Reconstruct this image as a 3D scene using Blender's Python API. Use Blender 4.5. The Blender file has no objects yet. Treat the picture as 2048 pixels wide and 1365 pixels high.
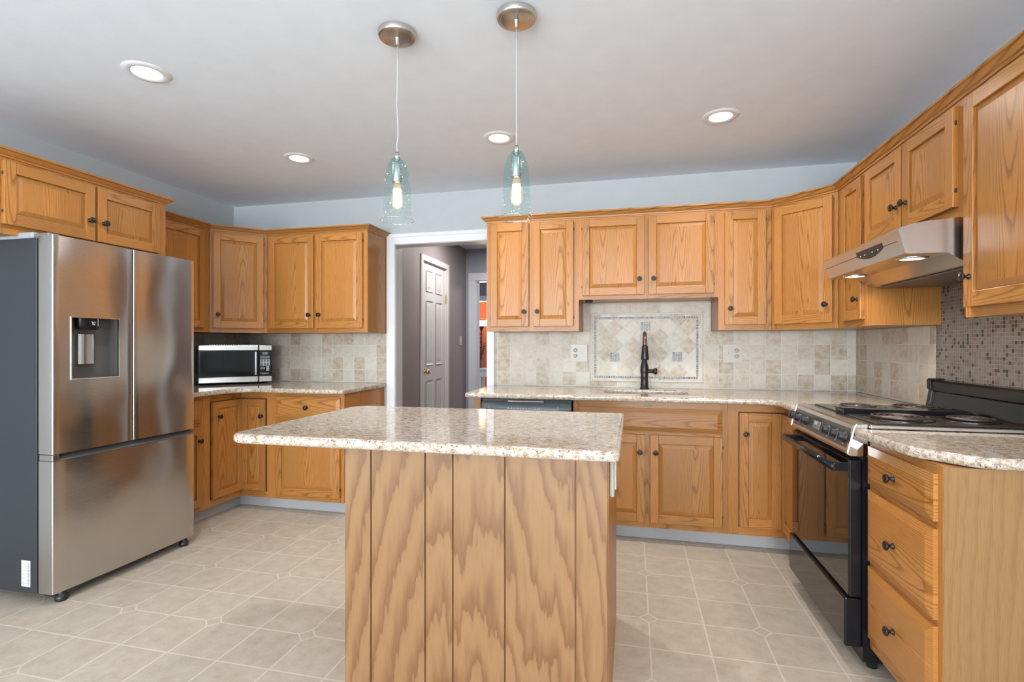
import bpy, math, random
from mathutils import Matrix, Vector
random.seed(7)
S = bpy.context.scene
COL = S.collection

# ------------------------------------------------------------------ camera, world, exposure
cd = bpy.data.cameras.new('camera'); cam = bpy.data.objects.new('camera', cd); COL.objects.link(cam)
cam.location = (0, 0, 1.2301); cam.rotation_euler = (math.radians(90), 0, 0.2312)
cd.sensor_width = 36; cd.lens = 1024.7 / 2048 * 36
cd.shift_y = (690.8 - 682.5) / 2048; cd.clip_start = 0.05
S.camera = cam
vs = S.view_settings
vs.view_transform = 'Standard'; vs.look = 'None'; vs.gamma = 1.0; vs.use_curve_mapping = False
vs.exposure = -0.13
cy = S.cycles
cy.max_bounces = 9; cy.diffuse_bounces = 6; cy.glossy_bounces = 4; cy.transmission_bounces = 4; cy.transparent_max_bounces = 12
cy.use_denoising = True; cy.caustics_reflective = False; cy.caustics_refractive = False
cy.sample_clamp_indirect = 6
W = bpy.data.worlds.new('sky'); S.world = W; W.use_nodes = True
W.node_tree.nodes['Background'].inputs[0].default_value = (0.75, 0.87, 1.0, 1)
W.node_tree.nodes['Background'].inputs[1].default_value = 1.0

def area(name, loc, rot, sx, sy, power, col=(1, 1, 1), shape='RECTANGLE', spread=180):
    l = bpy.data.lights.new(name, 'AREA'); l.shape = shape; l.size = sx; l.size_y = sy; l.energy = power; l.color = col
    l.spread = math.radians(spread)
    o = bpy.data.objects.new(name, l); COL.objects.link(o); o.location = loc; o.rotation_euler = rot
    return o
# daylight from the rear wall windows, then two added side lamps lifting the ceiling
D2 = math.radians
area('window_and_fill_light', (-2.45, -5.90, 1.45), (D2(112), 0, 0), 1.5, 1.4, 295, (0.84, 0.92, 1.0))
area('window_and_fill_light', (0.35, -5.90, 1.30), (D2(112), 0, 0), 1.8, 1.7, 365, (0.84, 0.92, 1.0))
area('left_side_fill', (-3.40, -1.8, 1.05), (D2(118), 0, D2(-90)), 1.7, 1.7, 85, (0.86, 0.93, 1.0))  # added lamp to brighten the ceiling; the patio door is made up
area('window_and_fill_light', (1.40, -2.0, 1.30), (D2(118), 0, D2(90)), 1.5, 1.3, 45, (0.86, 0.93, 1.0))  # added to match the left side lamp; no window known on this wall
# the photographer's flash, bounced off the ceiling behind the camera
area('bounced_flash', (-0.7, -0.5, 1.55), (D2(180), 0, 0), 0.5, 0.5, 12, (0.95, 0.97, 1.0))
CANS = [(-2.145, 1.883), (-2.149, 2.978), (-0.776, 2.958), (0.463, 2.955), (-2.145, -0.6), (0.463, -0.6), (0.463, 1.3), (-0.80, -1.8)]
DY, LX, RX, CZ = 3.91, -3.49, 1.479, 2.4704
for k, (x, y) in enumerate(CANS):
    area('can_light_beam', (x, y, CZ - 0.012), (0, 0, 0), 0.11, 0.11, (9, 6, 12, 10, 5, 5, 6, 5)[k], (1.0, 0.96, 0.91), 'DISK', 150)
area('hall_light', (-1.6, 5.2, 2.44), (0, 0, 0), 0.3, 0.3, 21, (1.0, 0.95, 0.90), 'DISK')
area('far_room_fill', (-1.0, 7.5, 2.3), (0, 0, 0), 0.8, 0.8, 30, (0.92, 0.95, 1.0))  # added lamp under the ceiling to light the far room, no window here
area('den_fill', (-1.6, 9.9, 1.4), (D2(90), 0, D2(90)), 0.8, 1.4, 14, (1.0, 0.9, 0.8))  # added lamp standing inside the den, not light from a window

# ------------------------------------------------------------------ node helper
class G:
    def __init__(s, name):
        s.mat = bpy.data.materials.new(name); s.mat.use_nodes = True
        s.nt = s.mat.node_tree; s.nt.nodes.clear()
        s.out = s.nt.nodes.new('ShaderNodeOutputMaterial')
    def n(s, t, ins=None, **props):
        nd = s.nt.nodes.new('ShaderNode' + t)
        for k, v in props.items(): setattr(nd, k, v)
        for k, v in (ins or {}).items(): s.set(nd.inputs[k], v)
        return nd
    def set(s, sock, v):
        if isinstance(v, bpy.types.NodeSocket): s.nt.links.new(v, sock)
        elif isinstance(v, (tuple, list)) and sock.type == 'RGBA' and len(v) == 3: sock.default_value = (*v, 1)
        else: sock.default_value = v
    def m(s, op, a, b=0.0, c=0.0, clamp=False):
        nd = s.n('Math', {0: a, 1: b, 2: c}, operation=op); nd.use_clamp = clamp
        return nd.outputs[0]
    def vm(s, op, a, b=(0, 0, 0)):
        return s.n('VectorMath', {0: a, 1: b}, operation=op).outputs[0]
    def xyz(s, x, y, z=0.0):
        return s.n('CombineXYZ', {0: x, 1: y, 2: z}).outputs[0]
    def sep(s, v):
        return s.n('SeparateXYZ', {0: v}).outputs
    def noise(s, v, scale, detail=2.0, rough=0.5, dim='3D'):
        return s.n('TexNoise', {'Vector': v, 'Scale': scale, 'Detail': detail, 'Roughness': rough}, noise_dimensions=dim).outputs[0]
    def white(s, v, dim='2D'):
        nd = s.n('TexWhiteNoise', {}, noise_dimensions=dim)
        s.set(nd.inputs['W'] if dim == '1D' else nd.inputs['Vector'], v)
        return nd.outputs[0]
    def ramp(s, f, stops, interp='LINEAR'):
        nd = s.n('ValToRGB', {0: f}); cr = nd.color_ramp; cr.interpolation = interp
        while len(cr.elements) < len(stops): cr.elements.new(0.5)
        for e, (p, c) in zip(cr.elements, stops):
            e.position = p; e.color = (*c, 1) if len(c) == 3 else c
        return nd.outputs[0]
    def mix(s, f, a, b, mode='MIX'):
        nd = s.n('Mix', {}, data_type='RGBA', blend_type=mode)
        s.set(nd.inputs[0], f); s.set(nd.inputs[6], a); s.set(nd.inputs[7], b)
        return nd.outputs[2]
    def mr(s, v, a, b, c, d):
        return s.n('MapRange', {0: v, 1: a, 2: b, 3: c, 4: d}).outputs[0]
    def bump(s, hgt, strength=0.3, dist=0.002):
        return s.n('Bump', {'Height': hgt, 'Strength': strength, 'Distance': dist}).outputs[0]
    def uv(s): return s.n('TexCoord').outputs['UV']
    def obj(s): return s.n('TexCoord').outputs['Object']
    def pbr(s, **k):
        nd = s.n('BsdfPrincipled')
        names = dict(color='Base Color', rough='Roughness', metal='Metallic', normal='Normal', spec='Specular IOR Level', coat='Coat Weight',
                     coat_rough='Coat Roughness', emis='Emission Color', emis_s='Emission Strength', aniso='Anisotropic', arot='Anisotropic Rotation', trans='Transmission Weight', ior='IOR', alpha='Alpha')
        for a, v in k.items(): s.set(nd.inputs[names[a]], v)
        s.nt.links.new(nd.outputs[0], s.out.inputs[0])
        return nd

def plain(name, col, rough=0.5, metal=0.0, **k):
    g = G(name)
    v = g.noise(g.obj(), 9.0, 3.0)
    c = g.mix(1.0, col, g.ramp(v, [(0.3, (0.96,) * 3), (0.7, (1.0,) * 3)]), 'MULTIPLY')
    g.pbr(color=c, rough=rough, metal=metal, **k)
    return g.mat

def wood(name, light, dark, ring=0.0095, slope=0.045, wob=0.03, pore=0.22, rough=0.32, tint=0.16, sharp=0.22, spec=0.5, spread=0.10, jag=0.55):
    """Plain-sawn board: UV is (10*board + across, along) in metres."""
    g = G(name); u, v, _ = g.sep(g.uv())
    cell = g.m('FLOOR', g.m('ADD', g.m('DIVIDE', u, 10.0), 0.5))
    ul = g.m('SUBTRACT', u, g.m('MULTIPLY', cell, 10.0))
    r1 = g.white(cell, '1D'); r2 = g.white(g.m('ADD', cell, 0.37), '1D'); r3 = g.white(g.m('ADD', cell, 0.71), '1D')
    off = g.m('MULTIPLY', cell, 3.7)
    n1 = g.noise(g.xyz(g.m('MULTIPLY', ul, 9.0), g.m('MULTIPLY', v, 1.6), off), 1.0, 2.0)
    n2 = g.noise(g.xyz(g.m('MULTIPLY', ul, 60.0), g.m('MULTIPLY', v, 7.0), off), 1.0, 2.0)
    X = g.m('ADD', g.m('SUBTRACT', ul, g.m('MULTIPLY', g.m('SUBTRACT', r1, 0.5), spread)), g.m('MULTIPLY', g.m('SUBTRACT', n1, 0.5), wob))
    Z = g.m('ADD', g.m('MULTIPLY', g.m('SUBTRACT', v, g.m('MULTIPLY', g.m('SUBTRACT', r2, 0.5), 3.0)), slope), g.m('MULTIPLY', g.m('SUBTRACT', n1, 0.5), wob * 0.7))
    rho = g.m('SQRT', g.m('ADD', g.m('MULTIPLY', X, X), g.m('MULTIPLY', Z, Z)))
    ph = g.m('FRACT', g.m('ADD', g.m('MULTIPLY', rho, 1.0 / ring), g.m('MULTIPLY', n2, jag)))
    grain = g.ramp(ph, [(0.0, (0, 0, 0)), (sharp * 0.5, (0.25,) * 3), (sharp * 1.6, (0.85,) * 3), (0.7, (1, 1, 1)), (0.95, (0.75,) * 3), (1.0, (0.1,) * 3)])
    pn = g.noise(g.xyz(g.m('MULTIPLY', ul, 520.0), g.m('MULTIPLY', v, 16.0), off), 1.0, 1.0)
    p = g.mr(pn, 0.36, 0.5, 0.0, 1.0)
    gm = g.m('MULTIPLY', g.m('ADD', g.m('MULTIPLY', grain, 1.0 - pore), pore), g.m('ADD', g.m('MULTIPLY', p, pore), 1.0 - pore))
    c = g.mix(gm, dark, light)
    t = g.m('ADD', g.m('MULTIPLY', g.m('SUBTRACT', r3, 0.5), tint * 2), 1.0)
    hue = g.mix(r1, (1.03, 0.99, 0.96), (0.97, 1.0, 1.03))
    c = g.mix(1.0, c, g.xyz(t, t, t), 'MULTIPLY'); c = g.mix(1.0, c, hue, 'MULTIPLY')
    g.pbr(color=c, rough=rough, spec=spec, normal=g.bump(gm, 0.12, 0.0006))
    return g.mat

OAK = wood('honey oak', (0.455, 0.200, 0.050), (0.165, 0.054, 0.011), ring=0.0054, slope=0.030, wob=0.016, spread=0.15, spec=0.4, sharp=0.17, tint=0.11)
OAKPLY = wood('rotary cut oak plywood', (0.285, 0.150, 0.061), (0.165, 0.070, 0.024), ring=0.038, slope=0.15, wob=0.13, pore=0.10, rough=0.4, tint=0.02, sharp=0.3, jag=0.9)
OAKEND = wood('pale oak veneer', (0.28, 0.148, 0.052), (0.20, 0.095, 0.03), ring=0.024, slope=0.06, wob=0.10, pore=0.45, jag=0.8, rough=0.4, tint=0.04)

def granite():
    g = G('speckled beige granite'); o = g.obj()
    n1 = g.noise(o, 52.0, 4.0, 0.65)
    c = g.ramp(n1, [(0.30, (0.22, 0.14, 0.08)), (0.43, (0.40, 0.295, 0.195)), (0.55, (0.55, 0.485, 0.405)), (0.70, (0.58, 0.555, 0.52))])
    vo = g.n('TexVoronoi', {'Vector': o, 'Scale': 300.0}).outputs
    cr = g.sep(vo['Color'])[0]
    c = g.mix(g.mr(cr, 0.55, 1.0, 0.0, 0.5), c, (0.60, 0.58, 0.545))
    c = g.mix(g.mr(cr, 0.25, 0.0, 0.0, 0.7), c, (0.27, 0.17, 0.10))
    n2 = g.noise(o, 120.0, 3.0, 0.65)
    c = g.mix(g.mr(n2, 0.615, 0.655, 0.0, 0.93), c, (0.035, 0.03, 0.03))
    n3 = g.noise(g.vm('ADD', o, (7.3, 1.1, 3.3)), 75.0, 2.0)
    c = g.mix(g.mr(n3, 0.66, 0.70, 0.0, 0.7), c, (0.30, 0.29, 0.28))
    g.pbr(color=c, rough=0.07, spec=0.5)
    return g.mat
GRANITE = granite()

def tiles(name, pitch, grout_w, stops, grout, rough=0.5, mottle=0.5, bump=0.35, scale=26.0):
    g = G(name); uv = g.uv(); u, v, _ = g.sep(uv)
    a = g.m('DIVIDE', u, pitch); b = g.m('DIVIDE', v, pitch)
    cu = g.m('FLOOR', a); cv = g.m('FLOOR', b)
    wob = g.m('MULTIPLY', g.m('SUBTRACT', g.noise(uv, 60.0, 2.0), 0.5), 0.035 if grout_w < 0.06 else 0.06)
    fu = g.m('ABSOLUTE', g.m('SUBTRACT', g.m('FRACT', a), 0.5)); fv = g.m('ABSOLUTE', g.m('SUBTRACT', g.m('FRACT', b), 0.5))
    edge = g.m('ADD', g.m('SUBTRACT', 0.5, g.m('MAXIMUM', fu, fv)), wob)
    gm = g.mr(edge, grout_w * 0.55, grout_w * 0.95, 0.0, 1.0)
    r = g.white(g.xyz(cu, cv)); r2 = g.white(g.xyz(g.m('ADD', cu, 0.31), cv))
    sh = g.xyz(g.m('MULTIPLY', r, 11.0), g.m('MULTIPLY', r2, 17.0), 0.0)
    n = g.noise(g.vm('ADD', uv, sh), scale, 5.0, 0.62)
    f = g.m('ADD', g.m('MULTIPLY', r, 1.0 - mottle), g.m('MULTIPLY', g.mr(n, 0.3, 0.7, 0.0, 1.0), mottle))
    c = g.ramp(f, stops)
    pit = g.noise(g.vm('ADD', uv, sh), scale * 7, 2.0)
    c = g.mix(g.mr(pit, 0.64, 0.70, 0.0, 0.35 if mottle > 0.2 else 0.0), c, tuple(x * 0.55 for x in stops[0][1]))
    c = g.mix(gm, grout, c)
    h = g.m('ADD', g.mr(edge, 0.0, grout_w * 1.6, 0.0, 1.0), g.m('MULTIPLY', n, 0.25))
    g.pbr(color=c, rough=g.mr(gm, 0.0, 1.0, 0.85, rough), normal=g.bump(h, bump, 0.003))
    return g.mat
TRAV = [(0.0, (0.33, 0.24, 0.155)), (0.24, (0.44, 0.36, 0.265)), (0.46, (0.53, 0.47, 0.38)), (0.7, (0.575, 0.535, 0.455)), (1.0, (0.60, 0.575, 0.515))]
TILE = tiles('tumbled travertine tile', 0.1026, 0.03, TRAV, (0.60, 0.575, 0.525))
TILED = tiles('travertine tile field', 0.0925, 0.03, [(p, tuple(min(1, x * 1.04) for x in c)) for p, c in TRAV], (0.62, 0.59, 0.54))
MOS = tiles('brown glass mosaic', 0.0166, 0.075, [(0.0, (0.032, 0.018, 0.014)), (0.13, (0.036, 0.021, 0.017)), (0.145, (0.13, 0.082, 0.062)), (0.4, (0.155, 0.118, 0.098)), (0.7, (0.18, 0.16, 0.143)), (1.0, (0.15, 0.145, 0.125))],
            (0.29, 0.255, 0.22), rough=0.22, mottle=0.0, bump=0.25, scale=60.0)
MOSB = tiles('blue grey glass mosaic', 0.0172, 0.17, [(0.0, (0.012, 0.012, 0.016)), (0.14, (0.02, 0.02, 0.026)), (0.16, (0.075, 0.08, 0.092)), (0.6, (0.115, 0.125, 0.13)), (1.0, (0.19, 0.20, 0.195))],
             (0.54, 0.51, 0.455), rough=0.25, mottle=0.0, bump=0.25, scale=60.0)

def floor_mat():
    g = G('sheet vinyl with tile pattern'); x, y, _ = g.sep(g.uv())
    P = 0.2355
    a = g.m('DIVIDE', g.m('ADD', x, 2.285), P); b = g.m('DIVIDE', g.m('SUBTRACT', y, 1.915), P)
    da = g.m('ABSOLUTE', g.m('SUBTRACT', a, g.m('ROUND', a))); db = g.m('ABSOLUTE', g.m('SUBTRACT', b, g.m('ROUND', b)))
    a2 = g.m('MULTIPLY', a, 0.5); b2 = g.m('MULTIPLY', b, 0.5)
    ea = g.m('MULTIPLY', g.m('ABSOLUTE', g.m('SUBTRACT', a2, g.m('ROUND', a2))), 2.0); eb = g.m('MULTIPLY', g.m('ABSOLUTE', g.m('SUBTRACT', b2, g.m('ROUND', b2))), 2.0)
    dia = g.m('ADD', ea, eb)                                    # distance to the small clipped corner inset
    inside = g.m('LESS_THAN', dia, 0.17)
    lw = 0.0125
    line = g.m('MAXIMUM', g.mr(da, lw * 1.5, lw * 0.7, 0.0, 1.0), g.mr(db, lw * 1.5, lw * 0.7, 0.0, 1.0))
    dl = g.mr(g.m('ABSOLUTE', g.m('SUBTRACT', dia, 0.17)), lw * 2.0, lw * 0.9, 0.0, 1.0)
    line = g.m('MAXIMUM', g.m('MULTIPLY', line, g.m('SUBTRACT', 1.0, inside)), dl)
    uvw = g.xyz(x, y, 0.0)
    cell = g.white(g.xyz(g.m('FLOOR', a), g.m('FLOOR', b)))
    n = g.noise(g.vm('ADD', uvw, g.xyz(g.m('MULTIPLY', cell, 9.0), 0.0, 0.0)), 14.0, 6.0, 0.68)
    n2 = g.noise(uvw, 150.0, 3.0, 0.6)
    f = g.m('ADD', g.m('MULTIPLY', n, 0.75), g.m('MULTIPLY', n2, 0.25))
    c = g.ramp(f, [(0.32, (0.395, 0.325, 0.24)), (0.45, (0.455, 0.39, 0.305)), (0.56, (0.495, 0.435, 0.352)), (0.7, (0.54, 0.49, 0.41))])
    t = g.m('ADD', g.m('MULTIPLY', cell, 0.07), 0.95)
    c = g.mix(1.0, c, g.xyz(t, t, t), 'MULTIPLY')
    c = g.mix(g.m('MULTIPLY', line, 0.75), c, (0.66, 0.60, 0.50))
    g.pbr(color=c, rough=0.42, spec=0.35, normal=g.bump(g.m('SUBTRACT', n2, line), 0.1, 0.001))
    return g.mat
FLOOR = floor_mat()

def steel(name, col, rough, stretch='z', amt=0.06, an=0.0, wav=0.012):
    g = G(name); x, y, z = g.sep(g.obj())
    k = dict(z=(500.0, 500.0, 3.0), y=(500.0, 3.0, 500.0), x=(3.0, 500.0, 500.0))[stretch]
    n = g.noise(g.xyz(g.m('MULTIPLY', x, k[0]), g.m('MULTIPLY', y, k[1]), g.m('MULTIPLY', z, k[2])), 1.0, 2.0)
    big = g.noise(g.obj(), 2.6, 1.0)
    g.pbr(color=g.mix(n, tuple(c * 0.94 for c in col), col), metal=1.0, aniso=an, arot=0.25, rough=g.m('ADD', g.m('MULTIPLY', n, amt), rough),
          normal=g.bump(g.m('ADD', g.m('MULTIPLY', n, 0.012), big), 0.35, wav))
    return g.mat
STEEL = steel('brushed stainless steel', (0.60, 0.575, 0.55), 0.15, 'y', an=0.8, wav=0.035)
STEELH = steel('brushed steel sheet', (0.62, 0.60, 0.58), 0.18, 'y')
NICKEL = plain('brushed nickel', (0.62, 0.58, 0.54), 0.25, 1.0)
FSIDE = plain('dark grey painted steel', (0.05, 0.053, 0.058), 0.40, 0.3)
DKGREY = plain('dark grey plastic', (0.075, 0.07, 0.066), 0.4)
BLACK = plain('black enamel', (0.010, 0.010, 0.012), 0.14, spec=0.3)
BLACKM = plain('black plastic', (0.015, 0.015, 0.016), 0.4)
BGLASS = plain('black glass', (0.008, 0.007, 0.007), 0.03, spec=0.9)
COIL = plain('dark burner coil', (0.10, 0.085, 0.078), 0.35, 0.6)
CHROME = plain('chrome', (0.78, 0.78, 0.78), 0.1, 1.0)
BRONZE = plain('oil rubbed bronze', (0.032, 0.026, 0.023), 0.3, 0.5)
BRONZEH = plain('worn bronze', (0.20, 0.125, 0.08), 0.3, 0.8)
BRASS = plain('polished brass', (0.72, 0.48, 0.17), 0.18, 1.0)
WALL = plain('pale blue grey wall paint', (0.505, 0.535, 0.54), 0.6)
CEIL = plain('white ceiling paint', (0.81, 0.87, 0.96), 0.7)
WHITE = plain('white trim paint', (0.80, 0.81, 0.83), 0.35)
HALLP = plain('mauve grey wall paint', (0.265, 0.225, 0.225), 0.6)
HALLB = plain('grey blue wall paint', (0.31, 0.33, 0.385), 0.6)
ORANGE = plain('terracotta wall paint', (0.50, 0.13, 0.06), 0.6)
DOORP = plain('off white door paint', (0.60, 0.58, 0.565), 0.35)
VINYLB = plain('grey vinyl strip', (0.43, 0.43, 0.435), 0.5)
ALMOND = plain('almond plastic', (0.535, 0.50, 0.43), 0.35)
LIMEST = plain('cream stone liner', (0.60, 0.54, 0.45), 0.5)
SINKM = plain('white porcelain', (0.75, 0.74, 0.72), 0.2)
SHADOW = plain('painted cabinet shade', (0.02, 0.014, 0.01), 0.8)  # near-black, shade put into the colour
GREENS = plain('green paper sticker', (0.30, 0.42, 0.22), 0.5)
PAPER = plain('white paper', (0.78, 0.80, 0.83), 0.5)
INKW = plain('white print', (0.75, 0.75, 0.75), 0.5)
INKG = plain('grey print', (0.25, 0.26, 0.28), 0.5)
LEAFD = plain('dark leaf', (0.02, 0.025, 0.02), 0.5)

def emit(name, col, s):
    g = G(name); e = g.n('Emission', {0: col, 1: s}); g.nt.links.new(e.outputs[0], g.out.inputs[0]); return g.mat
LENS = emit('lit lamp lens', (1.0, 0.96, 0.90), 6.0)
FILA = emit('glowing filament', (1.0, 0.74, 0.40), 26.0)
HOODL = emit('lit hood lamp', (1.0, 0.85, 0.70), 7.0)
SHADEL = emit('lit torchiere shade', (1.0, 0.88, 0.68), 4.0)
LCD = emit('pale display digits', (0.75, 0.85, 0.80), 0.8)

def glass(name, top, low, z0, z1, rough=0.06, crackle=True, base=0.02, glow=0.0):
    g = G(name); z = g.sep(g.obj())[2]
    tint = g.ramp(g.mr(z, z0, z1, 0.0, 1.0), [(0.0, low), (0.55, tuple((a + b * 2) / 3 for a, b in zip(top, low))), (0.9, tuple((a * 2 + b) / 3 for a, b in zip(top, low))), (1.0, top)])
    vo = g.n('TexVoronoi', {'Vector': g.obj(), 'Scale': 130.0}, feature='DISTANCE_TO_EDGE').outputs[0]
    nrm = g.bump(g.mr(vo, 0.0, 0.22, 0.0, 1.0), 0.9 if crackle else 0.0, 0.006)
    tr = g.n('BsdfTransparent', {0: tint}); gl = g.n('BsdfGlossy', {0: (0.9, 0.97, 1.0), 1: rough, 'Normal': nrm})
    lw = g.n('LayerWeight', {0: 0.35, 'Normal': nrm}).outputs[1]
    fac = g.m('ADD', g.m('MULTIPLY', g.m('POWER', lw, 1.6), 0.36), base, clamp=True)
    mx = g.n('MixShader', {0: fac}); g.nt.links.new(tr.outputs[0], mx.inputs[1]); g.nt.links.new(gl.outputs[0], mx.inputs[2])
    if glow:
        ad = g.n('AddShader'); em = g.n('Emission', {0: (1.0, 0.72, 0.38), 1: glow})
        g.nt.links.new(mx.outputs[0], ad.inputs[0]); g.nt.links.new(em.outputs[0], ad.inputs[1]); g.nt.links.new(ad.outputs[0], g.out.inputs[0])
    else: g.nt.links.new(mx.outputs[0], g.out.inputs[0])
    return g.mat
AQUA = glass('aqua crackle glass', (0.62, 0.89, 0.91), (0.97, 1.0, 0.995), 0.0, 0.255, rough=0.03, base=0.008)
CLEAR = glass('clear amber bulb glass', (1.0, 0.92, 0.78), (1.0, 0.90, 0.74), 0.0, 0.13, 0.02, False, glow=0.22)

# ------------------------------------------------------------------ mesh helper
class MB:
    """Collects faces in world (or local) coordinates with metric UVs; build() links them as ONE mesh object."""
    nb = 1
    def __init__(s): s.v = []; s.f = []; s.u = []; s.mi = []; s.sm = []
    @staticmethod
    def board():
        MB.nb += 1
        return 10.0 * (MB.nb % 900), random.uniform(-4, 4)
    def face(s, pts, uvs=None, mi=0, smooth=False, M=None):
        b = len(s.v)
        for p in pts:
            p = Vector(p); s.v.append(M @ p if M else p)
        s.f.append(tuple(range(b, b + len(pts)))); s.u.append(uvs or [(p[0], p[1]) for p in pts]); s.mi.append(mi); s.sm.append(smooth)
    def idx(s, verts, faces, uvf, mi=0, smooth=False, M=None):
        b = len(s.v)
        s.v += [(M @ Vector(p)) if M else Vector(p) for p in verts]
        for k, f in enumerate(faces):
            s.f.append(tuple(b + i for i in f)); s.u.append(uvf(k, f, verts)); s.mi.append(mi); s.sm.append(smooth)
    def box(s, lo, hi, grain='z', mi=0, M=None, bd=None):
        (x0, y0, z0), (x1, y1, z1) = lo, hi
        V = [(x0, y0, z0), (x1, y0, z0), (x1, y1, z0), (x0, y1, z0), (x0, y0, z1), (x1, y0, z1), (x1, y1, z1), (x0, y1, z1)]
        F = [(0, 1, 5, 4), (1, 2, 6, 5), (2, 3, 7, 6), (3, 0, 4, 7), (4, 5, 6, 7), (3, 2, 1, 0)]
        ax = [1, 0, 1, 0, 2, 2]
        gi = 'xyz'.index(grain); ou, ov = bd or MB.board()
        cx = [(a + b) / 2 for a, b in zip(lo, hi)]
        def uvf(k, f, vv):
            others = [i for i in range(3) if i != ax[k]]
            if gi in others: vi = gi; ui = [i for i in others if i != gi][0]
            else: ui, vi = others
            return [(ou + vv[i][ui] - cx[ui] + (0.013 * k if gi != ax[k] else 0.3), ov + vv[i][vi]) for i in f]
        s.idx(V, F, uvf, mi, False, M)
        return s
    def prism(s, poly, z0, z1, mi=0, M=None, grain_z=True):
        n = len(poly); ou, ov = MB.board()
        V = [(p[0], p[1], z0) for p in poly] + [(p[0], p[1], z1) for p in poly]
        acc = [0.0]
        for i in range(n):
            a, b = poly[i], poly[(i + 1) % n]; acc.append(acc[-1] + math.hypot(a[0] - b[0], a[1] - b[1]))
        F = [(i, (i + 1) % n, n + (i + 1) % n, n + i) for i in range(n)] + [tuple(range(n, 2 * n)), tuple(range(n - 1, -1, -1))]
        def uvf(k, f, vv):
            if k < n:
                a, b = acc[k], acc[k + 1]
                return [(ou + a - acc[-1] / 2, ov + z0), (ou + b - acc[-1] / 2, ov + z0), (ou + b - acc[-1] / 2, ov + z1), (ou + a - acc[-1] / 2, ov + z1)]
            return [(ou + vv[i][0] - poly[0][0], ov + vv[i][1]) for i in f]
        s.idx(V, F, uvf, mi, False, M)
        return s
    def lathe(s, prof, seg=24, M=None, mi=0, smooth=True, cap=False):
        V = []; F = []
        for r, z in prof:
            for k in range(seg):
                a = 2 * math.pi * k / seg; V.append((r * math.cos(a), r * math.sin(a), z))
        for j in range(len(prof) - 1):
            for k in range(seg):
                k2 = (k + 1) % seg; F.append((j * seg + k, j * seg + k2, (j + 1) * seg + k2, (j + 1) * seg + k))
        if cap:
            F.append(tuple(range(seg - 1, -1, -1))); F.append(tuple((len(prof) - 1) * seg + k for k in range(seg)))
        s.idx(V, F, lambda k, f, vv: [(vv[i][0], vv[i][2]) for i in f], mi, smooth, M)
        return s
    def tube(s, path, r, seg=10, mi=0, closed=False, cap=True, M=None):
        P = [Vector(p) for p in path]; n = len(P); rr = r if isinstance(r, (list, tuple)) else [r] * n
        V = []; F = []; up = None
        for i in range(n):
            t = (P[(i + 1) % n] - P[i - 1]) if closed else (P[min(i + 1, n - 1)] - P[max(i - 1, 0)])
            t.normalize()
            if up is None:
                up = Vector((0, 0, 1)) if abs(t.z) < 0.9 else Vector((1, 0, 0))
            a = up - t * up.dot(t); a.normalize(); up = a; b = t.cross(a)
            for k in range(seg):
                w = 2 * math.pi * k / seg; V.append(tuple(P[i] + (a * math.cos(w) + b * math.sin(w)) * rr[i]))
        for i in range(n if closed else n - 1):
            j = (i + 1) % n
            for k in range(seg):
                k2 = (k + 1) % seg; F.append((i * seg + k, i * seg + k2, j * seg + k2, j * seg + k))
        if cap and not closed:
            F.append(tuple(range(seg - 1, -1, -1))); F.append(tuple((n - 1) * seg + k for k in range(seg)))
        s.idx(V, F, lambda k, f, vv: [(vv[i][0], vv[i][2]) for i in f], mi, True, M)
        return s
    def sweep(s, path, prof, closed_prof=True, mi=0):
        """Mitred sweep of profile (out, z) along a 2-D path; out is to the right of travel."""
        n = len(path); V = []; F = []; ou, ov = MB.board(); acc = [0.0]
        for i in range(n - 1): acc.append(acc[-1] + math.dist(path[i], path[i + 1]))
        for i in range(n):
            ds = []
            if i > 0: d = Vector(path[i]) - Vector(path[i - 1]); ds.append(d.normalized())
            if i < n - 1: d = Vector(path[i + 1]) - Vector(path[i]); ds.append(d.normalized())
            ns = [Vector((d.y, -d.x)) for d in ds]; m = sum(ns, Vector((0, 0))); m.normalize(); m = m / max(0.3, m.dot(ns[0]))
            for o, z in prof: V.append((path[i][0] + m.x * o, path[i][1] + m.y * o, z))
        k = len(prof); pl = [0.0]
        for j in range(k): pl.append(pl[-1] + math.dist(prof[j], prof[(j + 1) % k]))
        for i in range(n - 1):
            for j in range(k if closed_prof else k - 1):
                j2 = (j + 1) % k; F.append((i * k + j, (i + 1) * k + j, (i + 1) * k + j2, i * k + j2))
        nf = len(F)
        F.append(tuple(range(k))); F.append(tuple((n - 1) * k + j for j in range(k - 1, -1, -1)))
        def uvf(q, f, vv):
            if q >= nf: return [(ou + vv[i][0] * 0.1, ov + vv[i][2]) for i in f]
            i, j = divmod(q, k if closed_prof else k - 1)
            return [(ou + pl[j], ov + acc[i]), (ou + pl[j], ov + acc[i + 1]), (ou + pl[j + 1], ov + acc[i + 1]), (ou + pl[j + 1], ov + acc[i])]
        s.idx(V, F, uvf, mi, False)
        return s
    def build(s, name, mats, parent=None, bevel=0.0, local=False, seg=2, auto=None):
        me = bpy.data.meshes.new(name)
        V = s.v
        if parent is not None and not local:
            inv = parent.matrix_basis.inverted()
            pp = parent.parent
            while pp is not None: inv = inv @ pp.matrix_basis.inverted(); pp = pp.parent
            V = [inv @ p for p in V]
        me.from_pydata([tuple(p) for p in V], [], s.f)
        uvl = me.uv_layers.new(name='UVMap'); k = 0
        flat = [c for uvs in s.u for uv in uvs for c in uv]
        uvl.data.foreach_set('uv', flat)
        me.polygons.foreach_set('material_index', s.mi); me.polygons.foreach_set('use_smooth', s.sm)
        for m in (mats if isinstance(mats, (list, tuple)) else [mats]): me.materials.append(m)
        me.update()
        if auto:
            me.polygons.foreach_set('use_smooth', [True] * len(me.polygons)); me.set_sharp_from_angle(angle=math.radians(auto))
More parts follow.
